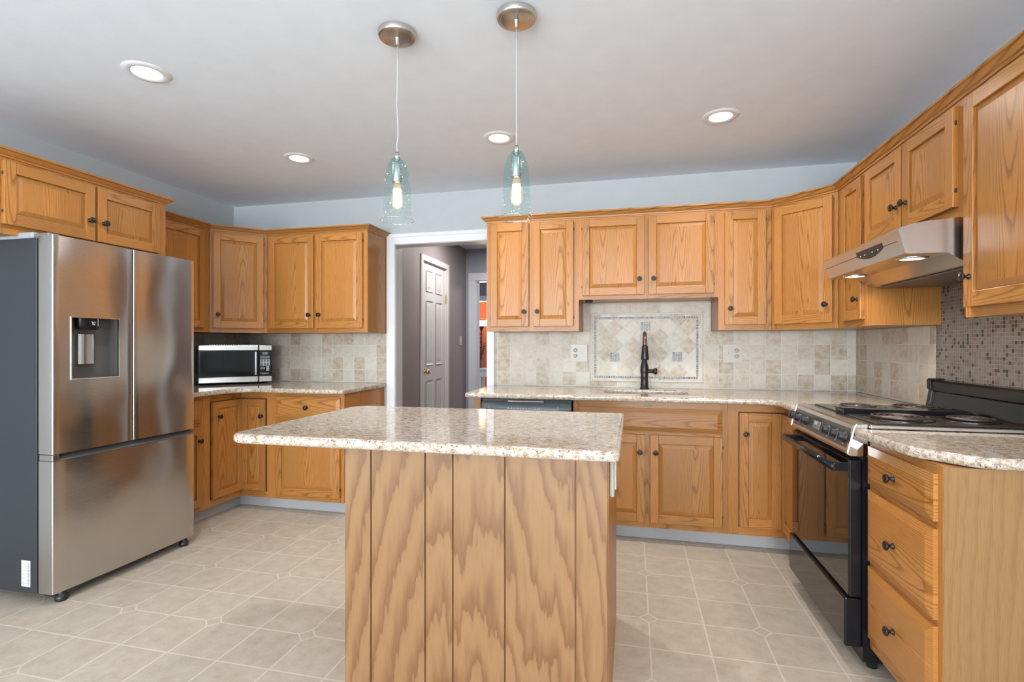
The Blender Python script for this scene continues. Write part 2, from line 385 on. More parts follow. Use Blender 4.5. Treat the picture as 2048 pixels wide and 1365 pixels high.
        o = bpy.data.objects.new(name, me); COL.objects.link(o)
        if parent is not None: o.parent = parent
        if bevel:
            b = o.modifiers.new('edge', 'BEVEL'); b.width = bevel; b.segments = seg; b.limit_method = 'ANGLE'; b.angle_limit = math.radians(40)
        return o

def tag(o, label=None, cat=None, group=None, kind=None):
    if label: o['label'] = label
    if cat: o['category'] = cat
    if group: o['group'] = group
    if kind: o['kind'] = kind
    return o
def thing(name, label, cat, loc=(0, 0, 0), rotz=0.0, group=None):
    o = bpy.data.objects.new(name, None); COL.objects.link(o); o.empty_display_size = 0.1
    o.location = loc; o.rotation_euler = (0, 0, rotz)
    o.matrix_basis = Matrix.LocRotScale(Vector(loc), Matrix.Rotation(rotz, 3, 'Z'), None)
    return tag(o, label, cat, group)
def struct(name, mb, mat, parent=None, **k):
    o = mb.build(name, mat, parent, **k)
    if parent is None: o['kind'] = 'structure'
    return o
def share(o, parent, M=None):
    c = o.copy(); COL.objects.link(c); c.parent = parent
    if M is not None: c.matrix_basis = M
    return c
def copy_thing(root, loc, label):
    r = root.copy(); COL.objects.link(r); r.matrix_basis = Matrix.LocRotScale(Vector(loc), root.matrix_basis.to_3x3(), None); r['label'] = label
    for ch in list(root.children):
        c = ch.copy(); COL.objects.link(c); c.parent = r
        for q in list(ch.children):
            d = q.copy(); COL.objects.link(d); d.parent = c
    return r
def text(name, body, size, M, mat, parent, thick=0.0006, align='LEFT'):
    cu = bpy.data.curves.new(name, 'FONT'); cu.body = body; cu.size = size; cu.extrude = thick; cu.align_x = align; cu.resolution_u = 3
    t = bpy.data.objects.new(name, cu); COL.objects.link(t)
    dg = bpy.context.evaluated_depsgraph_get()
    me = bpy.data.meshes.new_from_object(t.evaluated_get(dg)); bpy.data.objects.remove(t); bpy.data.curves.remove(cu)
    me.transform(M); me.materials.clear(); me.materials.append(mat); me.name = name
    o = bpy.data.objects.new(name, me); COL.objects.link(o); o.parent = parent
    return o
def slab(name, outline, holes, z0, z1, bev, mat, parent=None, auto=35):
    """Flat slab with bullnose edges, from 2-D outlines (holes allowed)."""
    cu = bpy.data.curves.new(name, 'CURVE'); cu.dimensions = '2D'; cu.fill_mode = 'BOTH'
    for loop in [outline] + holes:
        sp = cu.splines.new('POLY'); sp.points.add(len(loop) - 1); sp.use_cyclic_u = True
        for p, q in zip(sp.points, loop): p.co = (q[0], q[1], 0, 1)
    cu.extrude = (z1 - z0) / 2 - bev; cu.bevel_depth = bev; cu.bevel_resolution = 3; cu.offset = -bev
    t = bpy.data.objects.new(name, cu); COL.objects.link(t)
    dg = bpy.context.evaluated_depsgraph_get()
    me = bpy.data.meshes.new_from_object(t.evaluated_get(dg)); bpy.data.objects.remove(t); bpy.data.curves.remove(cu)
    me.transform(Matrix.Translation((0, 0, (z0 + z1) / 2))); me.materials.clear(); me.materials.append(mat); me.name = name
    me.polygons.foreach_set('use_smooth', [True] * len(me.polygons)); me.set_sharp_from_angle(angle=math.radians(auto))
    o = bpy.data.objects.new(name, me); COL.objects.link(o)
    if parent is not None:
        me.transform(parent.matrix_basis.inverted()); o.parent = parent
    return o
def rounded(pts, r, n=6):
    """Polygon with corners rounded by radii r[i]."""
    out = []; N = len(pts)
    for i in range(N):
        p = Vector(pts[i]); a = (Vector(pts[i - 1]) - p); b = (Vector(pts[(i + 1) % N]) - p)
        if r[i] <= 0: out.append(tuple(p)); continue
        a.normalize(); b.normalize(); ang = math.acos(max(-1, min(1, a.dot(b)))); d = r[i] / math.tan(ang / 2)
        p0 = p + a * d; p1 = p + b * d; c = p + (a + b).normalized() * (r[i] / math.sin(ang / 2))
        a0 = math.atan2(*(p0 - c).yx); a1 = math.atan2(*(p1 - c).yx); da = (a1 - a0 + math.pi) % (2 * math.pi) - math.pi
        for k in range(n + 1): t = a0 + da * k / n; out.append((c.x + r[i] * math.cos(t), c.y + r[i] * math.sin(t)))
    return out
T = Matrix.Translation
def RX_(a): return Matrix.Rotation(a, 4, 'X')
def RY_(a): return Matrix.Rotation(a, 4, 'Y')
def RZ_(a): return Matrix.Rotation(a, 4, 'Z')
PI = math.pi

# ------------------------------------------------------------------ room shell
Y0 = -6.0
struct('floor', (lambda m: (m.face([(LX - .1, Y0 - .1, 0), (RX + .1, Y0 - .1, 0), (RX + .1, DY, 0), (LX - .1, DY, 0)]), m)[1])(MB()), FLOOR)
struct('ceiling', MB().box((LX - .1, Y0 - .1, CZ), (RX + .1, DY + .12, CZ + .1)), CEIL)
DX0, DX1, DZ = -1.915, -1.12, 2.065
m = MB().box((LX - .12, DY, 0), (DX0, DY + .12, CZ)); m.box((DX1, DY, 0), (RX + .12, DY + .12, CZ)); m.box((DX0, DY, DZ), (DX1, DY + .12, CZ))
struct('wall_back', m, WALL)
m = MB().box((LX - .12, -0.85, 0), (LX, DY, CZ)); m.box((LX - .12, Y0, 0), (LX, -2.75, CZ)); m.box((LX - .12, -2.75, 2.08), (LX, -0.85, CZ))
struct('wall_left', m, WALL)
m = MB().box((RX, -1.2, 0), (RX + .12, DY, CZ)); m.box((RX, Y0, 0), (RX + .12, -2.8, CZ)); m.box((RX, -2.8, 0), (RX + .12, -1.2, .65)); m.box((RX, -2.8, 2.05), (RX + .12, -1.2, CZ))
struct('wall_right', m, WALL)
m = MB()
for a, b in ((LX, -3.2), (-1.7, -0.55), (1.25, RX)): m.box((a, Y0 - .12, 0), (b, Y0, CZ))
m.box((-3.2, Y0 - .12, 0), (-1.7, Y0, .7)); m.box((-3.2, Y0 - .12, 2.2), (-1.7, Y0, CZ)); m.box((-.55, Y0 - .12, 2.25), (1.25, Y0, CZ)); m.box((-.55, Y0 - .12, 0), (1.25, Y0, .35))
struct('wall_rear', m, WALL)
def window(name, x0, x1, z0, z1):
    f = MB()
    for a, b, c, d in ((x0, x1, z0, z0 + .06), (x0, x1, z1 - .06, z1), (x0, x0 + .06, z0, z1), (x1 - .06, x1, z0, z1), ((x0 + x1) / 2 - .025, (x0 + x1) / 2 + .025, z0, z1), (x0, x1, (z0 + z1) / 2 - .02, (z0 + z1) / 2 + .02)):
        f.box((a, Y0 - .02, c), (b, Y0 + .045, d))
    return struct(name, f, WHITE)
window('window_1', -3.2, -1.7, .7, 2.2); window('window_2', -.55, 1.25, .35, 2.25)
# cased opening to the hall
m = MB()
for x0, x1, s in ((DX0 - .069, DX0 + .002, 1), (DX1 - .002, DX1 + .06, -1)):
    m.box((x0, DY - .014, 0), (x1, DY - .001, DZ + .083))
    w = x1 - x0
    xa, xb = (x0, x0 + w * .38) if s > 0 else (x1 - w * .38, x1)
    m.box((xa, DY - .022, 0), (xb, DY - .001, DZ + .083))
m.box((DX0 - .069, DY - .0145, DZ - .002), (DX1 + .06, DY - .001, DZ + .083)); m.box((DX0 - .069, DY - .0225, DZ + .053), (DX1 + .06, DY - .001, DZ + .0835))
struct('trim_1', m, WHITE, bevel=.003)
m = MB().box((DX0 - .001, DY + .0, 0), (DX0 + .006, DY + .125, DZ)); m.box((DX1 - .006, DY, 0), (DX1 + .001, DY + .125, DZ)); m.box((DX0, DY, DZ - .006), (DX1, DY + .125, DZ + .001))
struct('trim_2', m, DOORP)
# hall and the rooms beyond it
HX, HY = -2.10, 6.32
struct('floor_hall', MB().box((-2.6, DY, -.05), (1.2, 11.5, 0)), plain('brown hall floor', (0.22, 0.12, 0.06), 0.35))
struct('ceiling_hall', MB().box((-3.3, DY + .12, CZ), (1.2, 11.5, CZ + .1)), CEIL)
HDY0, HDY1, HDZ = 4.91, 5.60, 2.105
m = MB().box((HX - .1, DY + .12, 0), (HX, HDY0, CZ)); m.box((HX - .1, HDY1, 0), (HX, HY + .12, CZ)); m.box((HX - .1, HDY0, HDZ), (HX, HDY1, CZ))
struct('wall_hall_left', m, HALLP)
struct('wall_hall_right', MB().box((-.75, DY + .12, 0), (-.65, 6.32, CZ)), HALLP)
OX0, OX1, OZ = -1.962, -1.15, 2.06
m = MB().box((HX, HY, 0), (OX0, HY + .12, CZ)); m.box((OX1, HY, 0), (1.0, HY + .12, CZ)); m.box((OX0, HY, OZ), (OX1, HY + .12, CZ))
struct('wall_hall_back', m, HALLB)
m = MB()
for x0, x1 in ((OX0 - .1, OX0), (OX1, OX1 + .1)): m.box((x0, HY - .018, 0), (x1, HY - .001, OZ))
m.box((OX0 - .1, HY - .018, OZ), (OX1 + .1, HY - .001, OZ + .1))
m.box((OX0 - .001, HY, 0), (OX0 + .01, HY + .125, OZ)); m.box((OX1 - .01, HY, 0), (OX1, HY + .125, OZ)); m.box((OX0, HY, OZ - .01), (OX1, HY + .125, OZ))
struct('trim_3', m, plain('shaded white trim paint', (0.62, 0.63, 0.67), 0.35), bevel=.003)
m = MB().box((-3.3, 8.6, 2.03), (1.0, 8.72, CZ)); m.box((-3.3, 8.6, 0), (-2.85, 8.72, 2.03)); m.box((-.9, 8.6, 0), (1.0, 8.72, 2.03))
struct('wall_den_front', m, HALLB)
struct('trim_4', MB().box((-2.9, 8.57, 2.0), (-.8, 8.75, 2.09)), WHITE)
struct('wall_far_left', MB().box((-3.4, HY + .12, 0), (-3.3, 11.0, CZ)), HALLB)
struct('wall_den_back', MB().box((-3.3, 10.8, 0), (1.0, 10.9, CZ)), ORANGE)
# six panel hall door
d1 = struct('door_1', (lambda mm: mm)(MB().box((HX - .04, HDY0 + .004, .01), (HX - .012, HDY1 - .004, HDZ - .004))), DOORP)
pw = (HDY1 - HDY0 - .008); ya = HDY0 + .004
for (z0, z1) in ((.12, .86), (1.02, 1.70), (1.80, 2.02)):
    for (f0, f1) in ((.16, .44), (.56, .84)):
        a, b = ya + pw * f0, ya + pw * f1; q = MB(); e = .022
        O = [(HX - .011, a, z0), (HX - .011, b, z0), (HX - .011, b, z1), (HX - .011, a, z1)]
        I = [(HX - .018, a + e, z0 + e), (HX - .018, b - e, z0 + e), (HX - .018, b - e, z1 - e), (HX - .018, a + e, z1 - e)]
        I2 = [(HX - .010, a + 2 * e, z0 + 2 * e), (HX - .010, b - 2 * e, z0 + 2 * e), (HX - .010, b - 2 * e, z1 - 2 * e), (HX - .010, a + 2 * e, z1 - 2 * e)]
        O = [(HX - .004, y, z) for (_, y, z) in O]
        for k in range(4):
            k2 = (k + 1) % 4; q.face([O[k], O[k2], I[k2], I[k]]); q.face([I[k], I[k2], I2[k2], I2[k]])
        q.face(I2); q.build('door_panel', DOORP, d1)
m = MB()
for a, b in ((HDY0 - .06, HDY0), (HDY1, HDY1 + .06)): m.box((HX, a, 0), (HX + .016, b, HDZ))
m.box((HX, HDY0 - .06, HDZ), (HX + .016, HDY1 + .06, HDZ + .06)); m.box((HX - .09, HDY0, 0), (HX, HDY0 + .004, HDZ)); m.box((HX - .09, HDY1 - .004, 0), (HX, HDY1, HDZ)); m.box((HX - .09, HDY0, HDZ - .004), (HX, HDY1, HDZ))
struct('trim_5', m, DOORP, bevel=.004)
KM = T((HX - .012, 4.965, .955)) @ RY_(PI / 2)
MB().lathe([(.0, 0), (.03, 0), (.03, .006), (.012, .01), (.010, .028), (.022, .036), (.028, .048), (.024, .06), (.0, .064)], 20, KM).build('door_knob', BRASS, d1)
MB().box((HX - .012, HDY1 - .012, 1.72), (HX + .004, HDY1 + .004, 1.81)).build('door_hinge', BRASS, d1)
ls = thing('light_switch', 'beige wall switch plate on the mauve wall beside the hall door', 'light switch', (HX, 6.10, 1.29))
MB().box((HX + .001, 6.065, 1.23), (HX + .007, 6.135, 1.345)).build('cover_plate', ALMOND, ls, bevel=.002)
MB().box((HX + .007, 6.094, 1.277), (HX + .014, 6.106, 1.30)).build('toggle', ALMOND, ls)
# floor lamp and console table in the den
lp = (-2.935, 9.8, 0)
fl = thing('floor_lamp', 'dark torchiere floor lamp with lit white bowl shade against the orange wall', 'floor lamp', lp)
MB().lathe([(0, 0), (.14, 0), (.14, .015), (.03, .03), (.02, .06), (0, .06)], 24, T(lp)).build('base', BRONZE, fl)
MB().tube([(lp[0], lp[1], .05), (lp[0], lp[1], 1.56)], .016, 12).build('pole', BRONZE, fl)
MB().lathe([(.015, 1.52), (.03, 1.56), (.07, 1.60), (.075, 1.61)], 24, T(lp)).build('shade_holder', BRONZE, fl)
MB().lathe([(.06, 1.60), (.13, 1.63), (.165, 1.69), (.17, 1.72), (.16, 1.72), (.12, 1.645), (.03, 1.62)], 28, T(lp)).build('lamp_shade', SHADEL, fl)
MB().lathe([(.165, 1.715), (.174, 1.72), (.174, 1.74), (.166, 1.745)], 28, T(lp)).build('shade_rim', BRASS, fl)
ll = bpy.data.lights.new('torchiere_bulb', 'POINT'); ll.energy = 55; ll.color = (1.0, .72, .42); ll.shadow_soft_size = .08
lo = bpy.data.objects.new('torchiere_bulb', ll); COL.objects.link(lo); lo.location = (lp[0], lp[1], 1.80)
ct = thing('console_table', 'white console table with one drawer in front of the orange wall', 'table', (-2.35, 8.98, 0))
MB().box((-2.75, 8.85, .78), (-1.95, 9.15, .81)).build('table_top', WHITE, ct, bevel=.004)
MB().box((-2.71, 8.88, .66), (-1.99, 9.12, .78)).build('apron', WHITE, ct)
MB().box((-2.58, 8.872, .68), (-2.12, 8.882, .765)).build('drawer_front', WHITE, ct, bevel=.002)
MB().box((-2.44, 8.852, .71), (-2.36, 8.872, .735)).build('drawer_pull', BLACKM, ct)
for x in (-2.71, -2.03):
    for y in (8.88, 9.08): MB().box((x, y, 0), (x + .04, y + .04, .66)).build('leg', WHITE, ct)
tw = thing('twig_vase', 'slim dark vase of black leafy twigs on the white console table', 'vase', (-2.72, 9.0, .81))
MB().lathe([(0, .81), (.03, .81), (.04, .88), (.025, .95), (.03, .97)], 16, T((-2.72, 9.0, 0))).build('vase_body', DKGREY, tw)
q = MB()
for k in range(9):
    a = random.uniform(-1, 1); h_ = random.uniform(.25, .52); p0 = Vector((-2.72, 9.0, .93)); p1 = p0 + Vector((a * .10, random.uniform(-.05, .05), h_))
    q.tube([p0, (p0 + p1) / 2 + Vector((.012 * a, 0, 0)), p1], .003, 5)
    for t in (.5, .7, .85, 1.0):
        c = p0.lerp(p1, t); q.face([c, c + Vector((.02, 0, .015)), c + Vector((.045 * (1 if k % 2 else -1), 0, .03)), c + Vector((.01, 0, -.012))])
q.build('twigs', LEAFD, tw)

# ------------------------------------------------------------------ backsplashes
def plate_uv(m, axis, a0, a1, z0, z1, pos, out, ph=(0, 0), th=.0075):
    """Thin tiled panel. axis 'x': lies along x at y=pos, faces -y; 'y': lies along y at x=pos, faces -x (out<0) or +x."""
    if axis == 'x':
        P = [(a0, pos, z0), (a1, pos, z0), (a1, pos, z1), (a0, pos, z1)]; B = [(x, pos + th, z) for x, _, z in P]
    else:
        P = [(pos, a1, z0), (pos, a0, z0), (pos, a0, z1), (pos, a1, z1)] if out < 0 else [(pos, a0, z0), (pos, a1, z0), (pos, a1, z1), (pos, a0, z1)]
        B = [(x - out * th, y, z) for x, y, z in P]
    f = lambda p: ((p[0] if axis == 'x' else p[1]) - ph[0] + 20 * .1026, p[2] - ph[1] + 10 * .1026)
    m.face(P, [f(p) for p in P])
    for k in range(4):
        k2 = (k + 1) % 4; m.face([P[k], B[k], B[k2], P[k2]], [f(P[k]), f(P[k]), f(P[k2]), f(P[k2])])
    return m
TP = DY - .008
zr = .922 - .1024 * 9
bs = plate_uv(MB(), 'x', LX + .009, -1.986, .9150, 1.3275, TP, -1, (-1.9787, zr))
plate_uv(bs, 'y', 2.66, DY - .0085, .9150, 1.3275, LX + .008, 1, (DY - .02, zr))
tag(bs.build('tile_backsplash', TILE), 'travertine tile backsplash behind the microwave between counter and corner wall cabinets', 'backsplash')
rb = thing('tile_backsplash', 'travertine tile backsplash with a framed mosaic panel above the sink counter', 'backsplash', (0, TP, .914))
bm_ = plate_uv(MB(), 'x', -1.06, .597, .9150, 1.3275, TP, -1, (-1.0350, zr)); plate_uv(bm_, 'x', -.3645, .5465, 1.3275, 1.545, TP, -1, (-1.0350, zr)); plate_uv(bm_, 'x', .597, RX - .009, .9150, 1.3275, TP, -1, (.597, zr))
plate_uv(bm_, 'y', 2.975, DY - .0085, .9150, 1.3275, RX - .008, -1, (3.846, zr))
bm_.build('wall_tiles', TILE, rb)
mx0, mx1, mz0, mz1 = -.31, .49, .96, 1.468
q = MB()
w = .013
for a, b, c, d in ((mx0, mx1, mz0, mz0 + w), (mx0, mx1, mz1 - w, mz1), (mx0, mx0 + w, mz0 + w, mz1 - w), (mx1 - w, mx1, mz0 + w, mz1 - w)): q.box((a, TP - .009, c), (b, TP, d))
q.build('frame_liner', LIMEST, rb, bevel=.003)
def quad_uv(name, a, b, c, d, mat, y, rot=0, ph=(0, 0), par=rb):
    P = [(a, y, c), (b, y, c), (b, y, d), (a, y, d)]; m2 = MB()
    cs, sn = math.cos(rot), math.sin(rot)
    f = lambda p: ((p[0] - ph[0]) * cs - (p[2] - ph[1]) * sn + 60 * .0925, (p[0] - ph[0]) * sn + (p[2] - ph[1]) * cs + 60 * .0925)
    if not rot: f = lambda p: (p[0] - ph[0] + 0.0172 * 50, p[2] - ph[1] + 0.0172 * 50)
    m2.face(P, [f(p) for p in P])
    B = [(x, TP, z) for x, _, z in P]
    for k in range(4):
        k2 = (k + 1) % 4; m2.face([P[k], B[k], B[k2], P[k2]])
    return m2.build(name, mat, par)
i0 = .028
quad_uv('diagonal_tiles', mx0 + w, mx1 - w, mz0 + w, mz1 - w, TILED, TP - .003, PI / 4, (-.132, 1.358 - .0654))
p_ = .0172
for a, b, c, d in ((mx0 + i0, mx0 + i0 + p_ * 43, mz1 - i0 - p_, mz1 - i0), (mx0 + i0, mx0 + i0 + p_ * 43, mz0 + i0 - .004, mz0 + i0 + p_ - .004), (mx0 + i0, mx0 + i0 + p_, mz0 + i0 + p_ - .004, mz1 - i0 - p_), (mx1 - i0 - p_, mx1 - i0, mz0 + i0 + p_ - .004, mz1 - i0 - p_)):
    quad_uv('mosaic_border', a, b, c, d, MOSB, TP - .0045, 0, (a, c))
for a, c in ((.057, 1.333), (-.165, 1.107), (.281, 1.112)): quad_uv('mosaic_insert', a, a + 4 * p_, c, c + 4 * p_, MOSB, TP - .005, 0, (a, c))
mb = plate_uv(MB(), 'y', 1.60, 2.974, .93, 1.70, RX - .006, -1, (2.974, .93), .0055)
tag(mb.build('mosaic_backsplash', MOS), 'brown and taupe glass mosaic backsplash on the wall behind the black range', 'backsplash')

def outlet(x0, x1, z0, z1, label, flip):
    o = thing('outlet_plate', label, 'outlet', ((x0 + x1) / 2, TP, z0), 0.0, 'outlet plates on the tile backsplash')
    MB().box((x0, TP - .006, z0), (x1, TP - .0004, z1)).build('cover_plate', ALMOND, o, bevel=.002)
    xc = x0 + (x1 - x0) * (.31 if not flip else .69); xs = x0 + (x1 - x0) * (.69 if not flip else .31); zc = (z0 + z1) / 2
    for dz in (-.021, .021):
        r_ = MB().lathe([(.0165, 0), (.0165, .003), (0, .003)], 20, T((xc, TP - .006, zc + dz)) @ RX_(PI / 2)); rc = r_.build('receptacle', ALMOND, o)
        s_ = MB()
        for dx in (-.006, .006): s_.box((xc + dx - .0012, TP - .0096, zc + dz - .001), (xc + dx + .0012, TP - .0088, zc + dz + .008))
        s_.box((xc - .0022, TP - .0096, zc + dz - .011), (xc + .0022, TP - .0088, zc + dz - .007)); s_.build('slots', BLACKM, rc)
    MB().box((xs - .005, TP - .012, zc - .008), (xs + .005, TP - .006, zc + .010)).build('toggle', ALMOND, o, bevel=.001)
outlet(-.462, -.333, 1.104, 1.237, 'almond outlet and switch plate between the doorway and the mosaic panel', False)
outlet(.625, .758, 1.105, 1.237, 'almond outlet and switch plate between the mosaic panel and the range corner', True)

# ------------------------------------------------------------------ cabinets
KNOB = None
def knob(parent, x, z, y=-.02):
    global KNOB
    M = T((x, y, z)) @ RX_(PI / 2)
    if KNOB is None:
        KNOB = MB().lathe([(0, 0), (.0105, 0), (.0105, .003), (.006, .006), (.0055, .014), (.0125, .018), (.016, .022), (.0155, .026), (.011, .0285), (.010, .0272), (.0075, .0290), (0, .0298)], 24).build('knob', BRONZE, parent, local=True)
        KNOB.matrix_basis = M
        return KNOB
    k = share(KNOB, parent, M); return k
HINGE = None
def hinge(parent, x, z, y=-.012):
    global HINGE
    M = T((x, y, z))
    if HINGE is None:
        HINGE = MB().lathe([(0, -.009), (.0028, -.007), (.0034, -.005), (.0034, .005), (.0028, .007), (0, .009)], 10).build('hinge', BLACKM, parent, local=True); HINGE.matrix_basis = M
        return HINGE
    return share(HINGE, parent, M)

def door(parent, M, w, h, kn=None, hi=None, t=.021, sw=.050, name='door'):
    """Frame and raised panel door; local x across, z up, front towards -y. kn: (x,z) of the knob; hi: hinge side x."""
    m = MB()
    m.box((0, -t, 0), (sw, .001, h), 'z'); m.box((w - sw, -t, 0), (w, .001, h), 'z')
    m.box((sw, -t + .0003, 0), (w - sw, .001, sw + .003), 'x'); m.box((sw, -t + .0003, h - sw - .003), (w - sw, .001, h), 'x')
    o = m.build(name, OAK, parent, bevel=.0022, local=True); o.matrix_basis = M
    p = MB(); x0, x1, z0, z1 = sw - .001, w - sw + .001, sw + .002, h - sw - .002
    bw = .026; yo, yi = -t + .0115, -t + .0035
    n = max(1, round((w - 2 * sw - 2 * bw) / .09)); bds = [MB.board() for _ in range(n + 1)]
    xs = [x0 + bw + (x1 - x0 - 2 * bw) * i / n + (random.uniform(-.015, .015) if 0 < i < n else 0) for i in range(n + 1)]
    f = lambda b, P: [(b[0] + q[0] - (x0 + x1) / 2, b[1] + q[2]) for q in P]
    for i in range(n):
        P = [(xs[i], yi, z0 + bw), (xs[i + 1], yi, z0 + bw), (xs[i + 1], yi, z1 - bw), (xs[i], yi, z1 - bw)]; p.face(P, f(bds[i], P))
    P = [(x0, yo, z0), (x0 + bw, yi, z0 + bw), (x0 + bw, yi, z1 - bw), (x0, yo, z1)]; p.face(P, f(bds[0], P))
    P = [(x1, yo, z0), (x1, yo, z1), (x1 - bw, yi, z1 - bw), (x1 - bw, yi, z0 + bw)]; p.face(P, f(bds[n - 1], P))
    P = [(x0, yo, z0), (x1, yo, z0), (x1 - bw, yi, z0 + bw), (x0 + bw, yi, z0 + bw)]; p.face(P, f(bds[n], P))
    P = [(x0, yo, z1), (x0 + bw, yi, z1 - bw), (x1 - bw, yi, z1 - bw), (x1, yo, z1)]; p.face(P, f(bds[n], P))
    p.build('raised_panel', OAK, o, local=True)
    if kn: knob(o, kn[0], kn[1], -t)
    if hi is not None:
        for z in (.06, h - .06): hinge(o, hi, z)
    return o
def drawer(parent, M, w, h, kn=True, t=.021, bw=.028, name='drawer_front'):
    m = MB(); b = MB.board(); e = MB.board()
    O = [(0, -.012, 0), (w, -.012, 0), (w, -.012, h), (0, -.012, h)]; I = [(bw, -t, bw), (w - bw, -t, bw), (w - bw, -t, h - bw), (bw, -t, h - bw)]; B = [(x, .001, z) for x, _, z in O]
    f = lambda bd, P: [(bd[0] + q[2] - h / 2, bd[1] + q[0]) for q in P]
    m.face(I, f(b, I))
    for k in range(4):
        k2 = (k + 1) % 4
        P = [O[k], O[k2], I[k2], I[k]]; bd = b if k in (0, 2) else e
        m.face(P, f(b, P))
        P = [B[k], B[k2], O[k2], O[k]]; m.face(P, f(bd, P))
    o = m.build(name, OAK, parent, local=True); o.matrix_basis = M
    if kn: knob(o, w / 2, h / 2, -t)
    return o
FR = .019
def cabinet(name, label, loc, rotz, w, h, depth, stiles, rails, doors=(), drawers=(), carcass=None, cat='cabinet', sides=OAK, group=None, under=True, ch=None):
    """Face-frame cabinet. stiles: [(x0,x1,z0,z1)], rails: [(x0,x1,z0,z1)] in face coordinates."""
    t = thing(name, label, cat, loc, rotz, group)
    e = .0006
    if carcass: MB().prism(carcass, .002, h - .001).build('carcass', sides, t, local=True)
    else: MB().box((e, FR, .002), (w - e, depth - .001, (ch or h) - .001), 'z').build('carcass', sides, t, local=True)
    m = MB()
    for x0, x1, z0, z1 in stiles: m.box((x0, 0, z0), (x1, FR - .0005, z1), 'z')
    for x0, x1, z0, z1 in rails: m.box((x0, .0004, z0), (x1, FR - .0005, z1), 'x')
    m.build('face_frame', OAK, t, local=True)
    for (x0, x1, z0, z1, kside, kz, hi) in doors:
        wd, hd = x1 - x0, z1 - z0
        kn = None if kside is None else ((.032 if kside == 'l' else wd - .032), (kz if kz > 0 else hd + kz))
        hx = None if hi is None else (-.002 if hi == 'l' else wd + .002)
        door(t, T((x0, 0, z0)), wd, hd, kn, hx)
    for (x0, x1, z0, z1, k) in drawers: drawer(t, T((x0, 0, z0)), x1 - x0, z1 - z0, k)
    return t
ZB, ZT = 1.3285, 2.120          # underside and top of the wall cabinets
UF = 3.585                      # face of the wall cabinets on the back wall
Hh = ZT - ZB
DB, DT = 1.363 - ZB, 2.099 - ZB  # door bottom, door top
def wall_cab(label, loc, rotz, w, doors, stiles_x, zb=ZB, db=None, depth=.325, carcass=None, name='wall_cabinet', dt=2.099):
    h = ZT - zb; b = (db if db is not None else 1.363) - zb; tp = dt - zb
    st = [(a, c, 0, h) for a, c in stiles_x]
    st.sort(); rl = []
    for (a, c, _, _), (a2, c2, _, _) in zip(st[:-1], st[1:]): rl += [(c, a2, 0, b + .008), (c, a2, tp - .008, h)]
    return cabinet(name, label, loc, rotz, w, h, depth, st, rl, [(x0, x1, b, tp, k, .105, hi) for x0, x1, k, hi in doors], carcass=carcass)
# right-hand run
X = -1.03
wall_cab('oak double door wall cabinet directly beside the hall doorway', (X, UF, ZB), 0, .664, [(.030, .312, 'r', 'l'), (.343, .628, 'l', 'r')], [(0, .038), (.304, .351), (.620, .664)])
X = -.366
wall_cab('short oak double door wall cabinet over the sink and faucet', (X, UF, 1.546), 0, .914, [(.026, .443, 'r', 'l'), (.471, .884, 'l', 'r')], [(0, .034), (.435, .479), (.876, .914)], zb=1.546, db=1.573)
X = .548
wall_cab('narrow oak single door wall cabinet between the sink cabinet and corner cabinet', (X, UF, ZB), 0, .321, [(.037, .284, 'l', 'r')], [(0, .045), (.276, .321)])
dl = math.hypot(.285, .285)
def diag_poly(loc, rotz, pts):
    M = Matrix.LocRotScale(Vector(loc), Matrix.Rotation(rotz, 3, 'Z'), None).inverted()
    return [tuple((M @ Vector((p[0], p[1], loc[2])))[:2]) for p in pts]
L_ = (.869, UF, ZB)
off = FR * math.sqrt(.5)
wall_cab('angled oak corner wall cabinet at the end of the sink counter', L_, -PI / 4, dl, [(.027, .376, 'r', 'l')], [(.002, .036), (.368, dl - .002)],
         carcass=diag_poly(L_, -PI / 4, [(.8705, UF + .02), (1.134, 3.3015), (RX - .001, 3.3015), (RX - .001, DY - .001), (.8705, DY - .001)][:1] + [(.89, UF + .007), (1.147, 3.328), (1.174, 3.3015), (RX - .001, 3.3015), (RX - .001, DY - .001), (.8705, DY - .001)]))
UX = 1.154
wall_cab('narrow oak wall cabinet between the angled corner cabinet and the range hood', (UX, 3.299, ZB), -PI / 2, .372, [(.085, .338, 'r', None)], [(0, .093), (.330, .372)], depth=.324)
wall_cab('short oak double door wall cabinet above the range hood', (UX, 2.926, 1.69), -PI / 2, .780, [(.014, .366, 'r', None), (.384, .744, 'l', 'r')], [(0, .022), (.358, .392), (.736, .780)], zb=1.69, db=1.733, depth=.324)
wall_cab('tall oak single door wall cabinet with its knob right beside the range hood', (UX, 2.145, ZB), -PI / 2, .47, [(.024, .446, 'l', None)], [(0, .032), (.438, .47)], depth=.324)
# left-hand run
wall_cab('oak double door wall cabinet beside the left doorway casing', (-2.88, UF, ZB), 0, .893, [(.030, .432, 'r', 'l'), (.456, .857, 'l', 'r')], [(0, .038), (.424, .464), (.849, .893)])
L_ = (-3.165, 3.30, ZB)
wall_cab('angled oak corner wall cabinet above the microwave', L_, PI / 4, dl, [(.024, .374, 'l', 'r')], [(.002, .034), (.366, dl - .002)],
         carcass=diag_poly(L_, PI / 4, [(-3.185, 3.3015), (-3.158, 3.328), (-2.905, UF + .007), (-2.8815, UF + .027), (-2.8815, DY - .001), (LX + .001, DY - .001), (LX + .001, 3.3015)]))
wall_cab('oak wall cabinet half hidden behind the top of the refrigerator', (-3.165, 2.659, ZB), PI / 2, .640, [(.030, .580, 'l', None)], [(0, .038), (.572, .640)], depth=.324)
wall_cab('deep short oak double door cabinet above the refrigerator', (-2.88, 1.742, 1.755), PI / 2, .914, [(.046, .464, 'r', 'l'), (.478, .858, 'l', 'r')], [(0, .054), (.456, .486), (.850, .914)], zb=1.755, db=1.800, depth=.609)
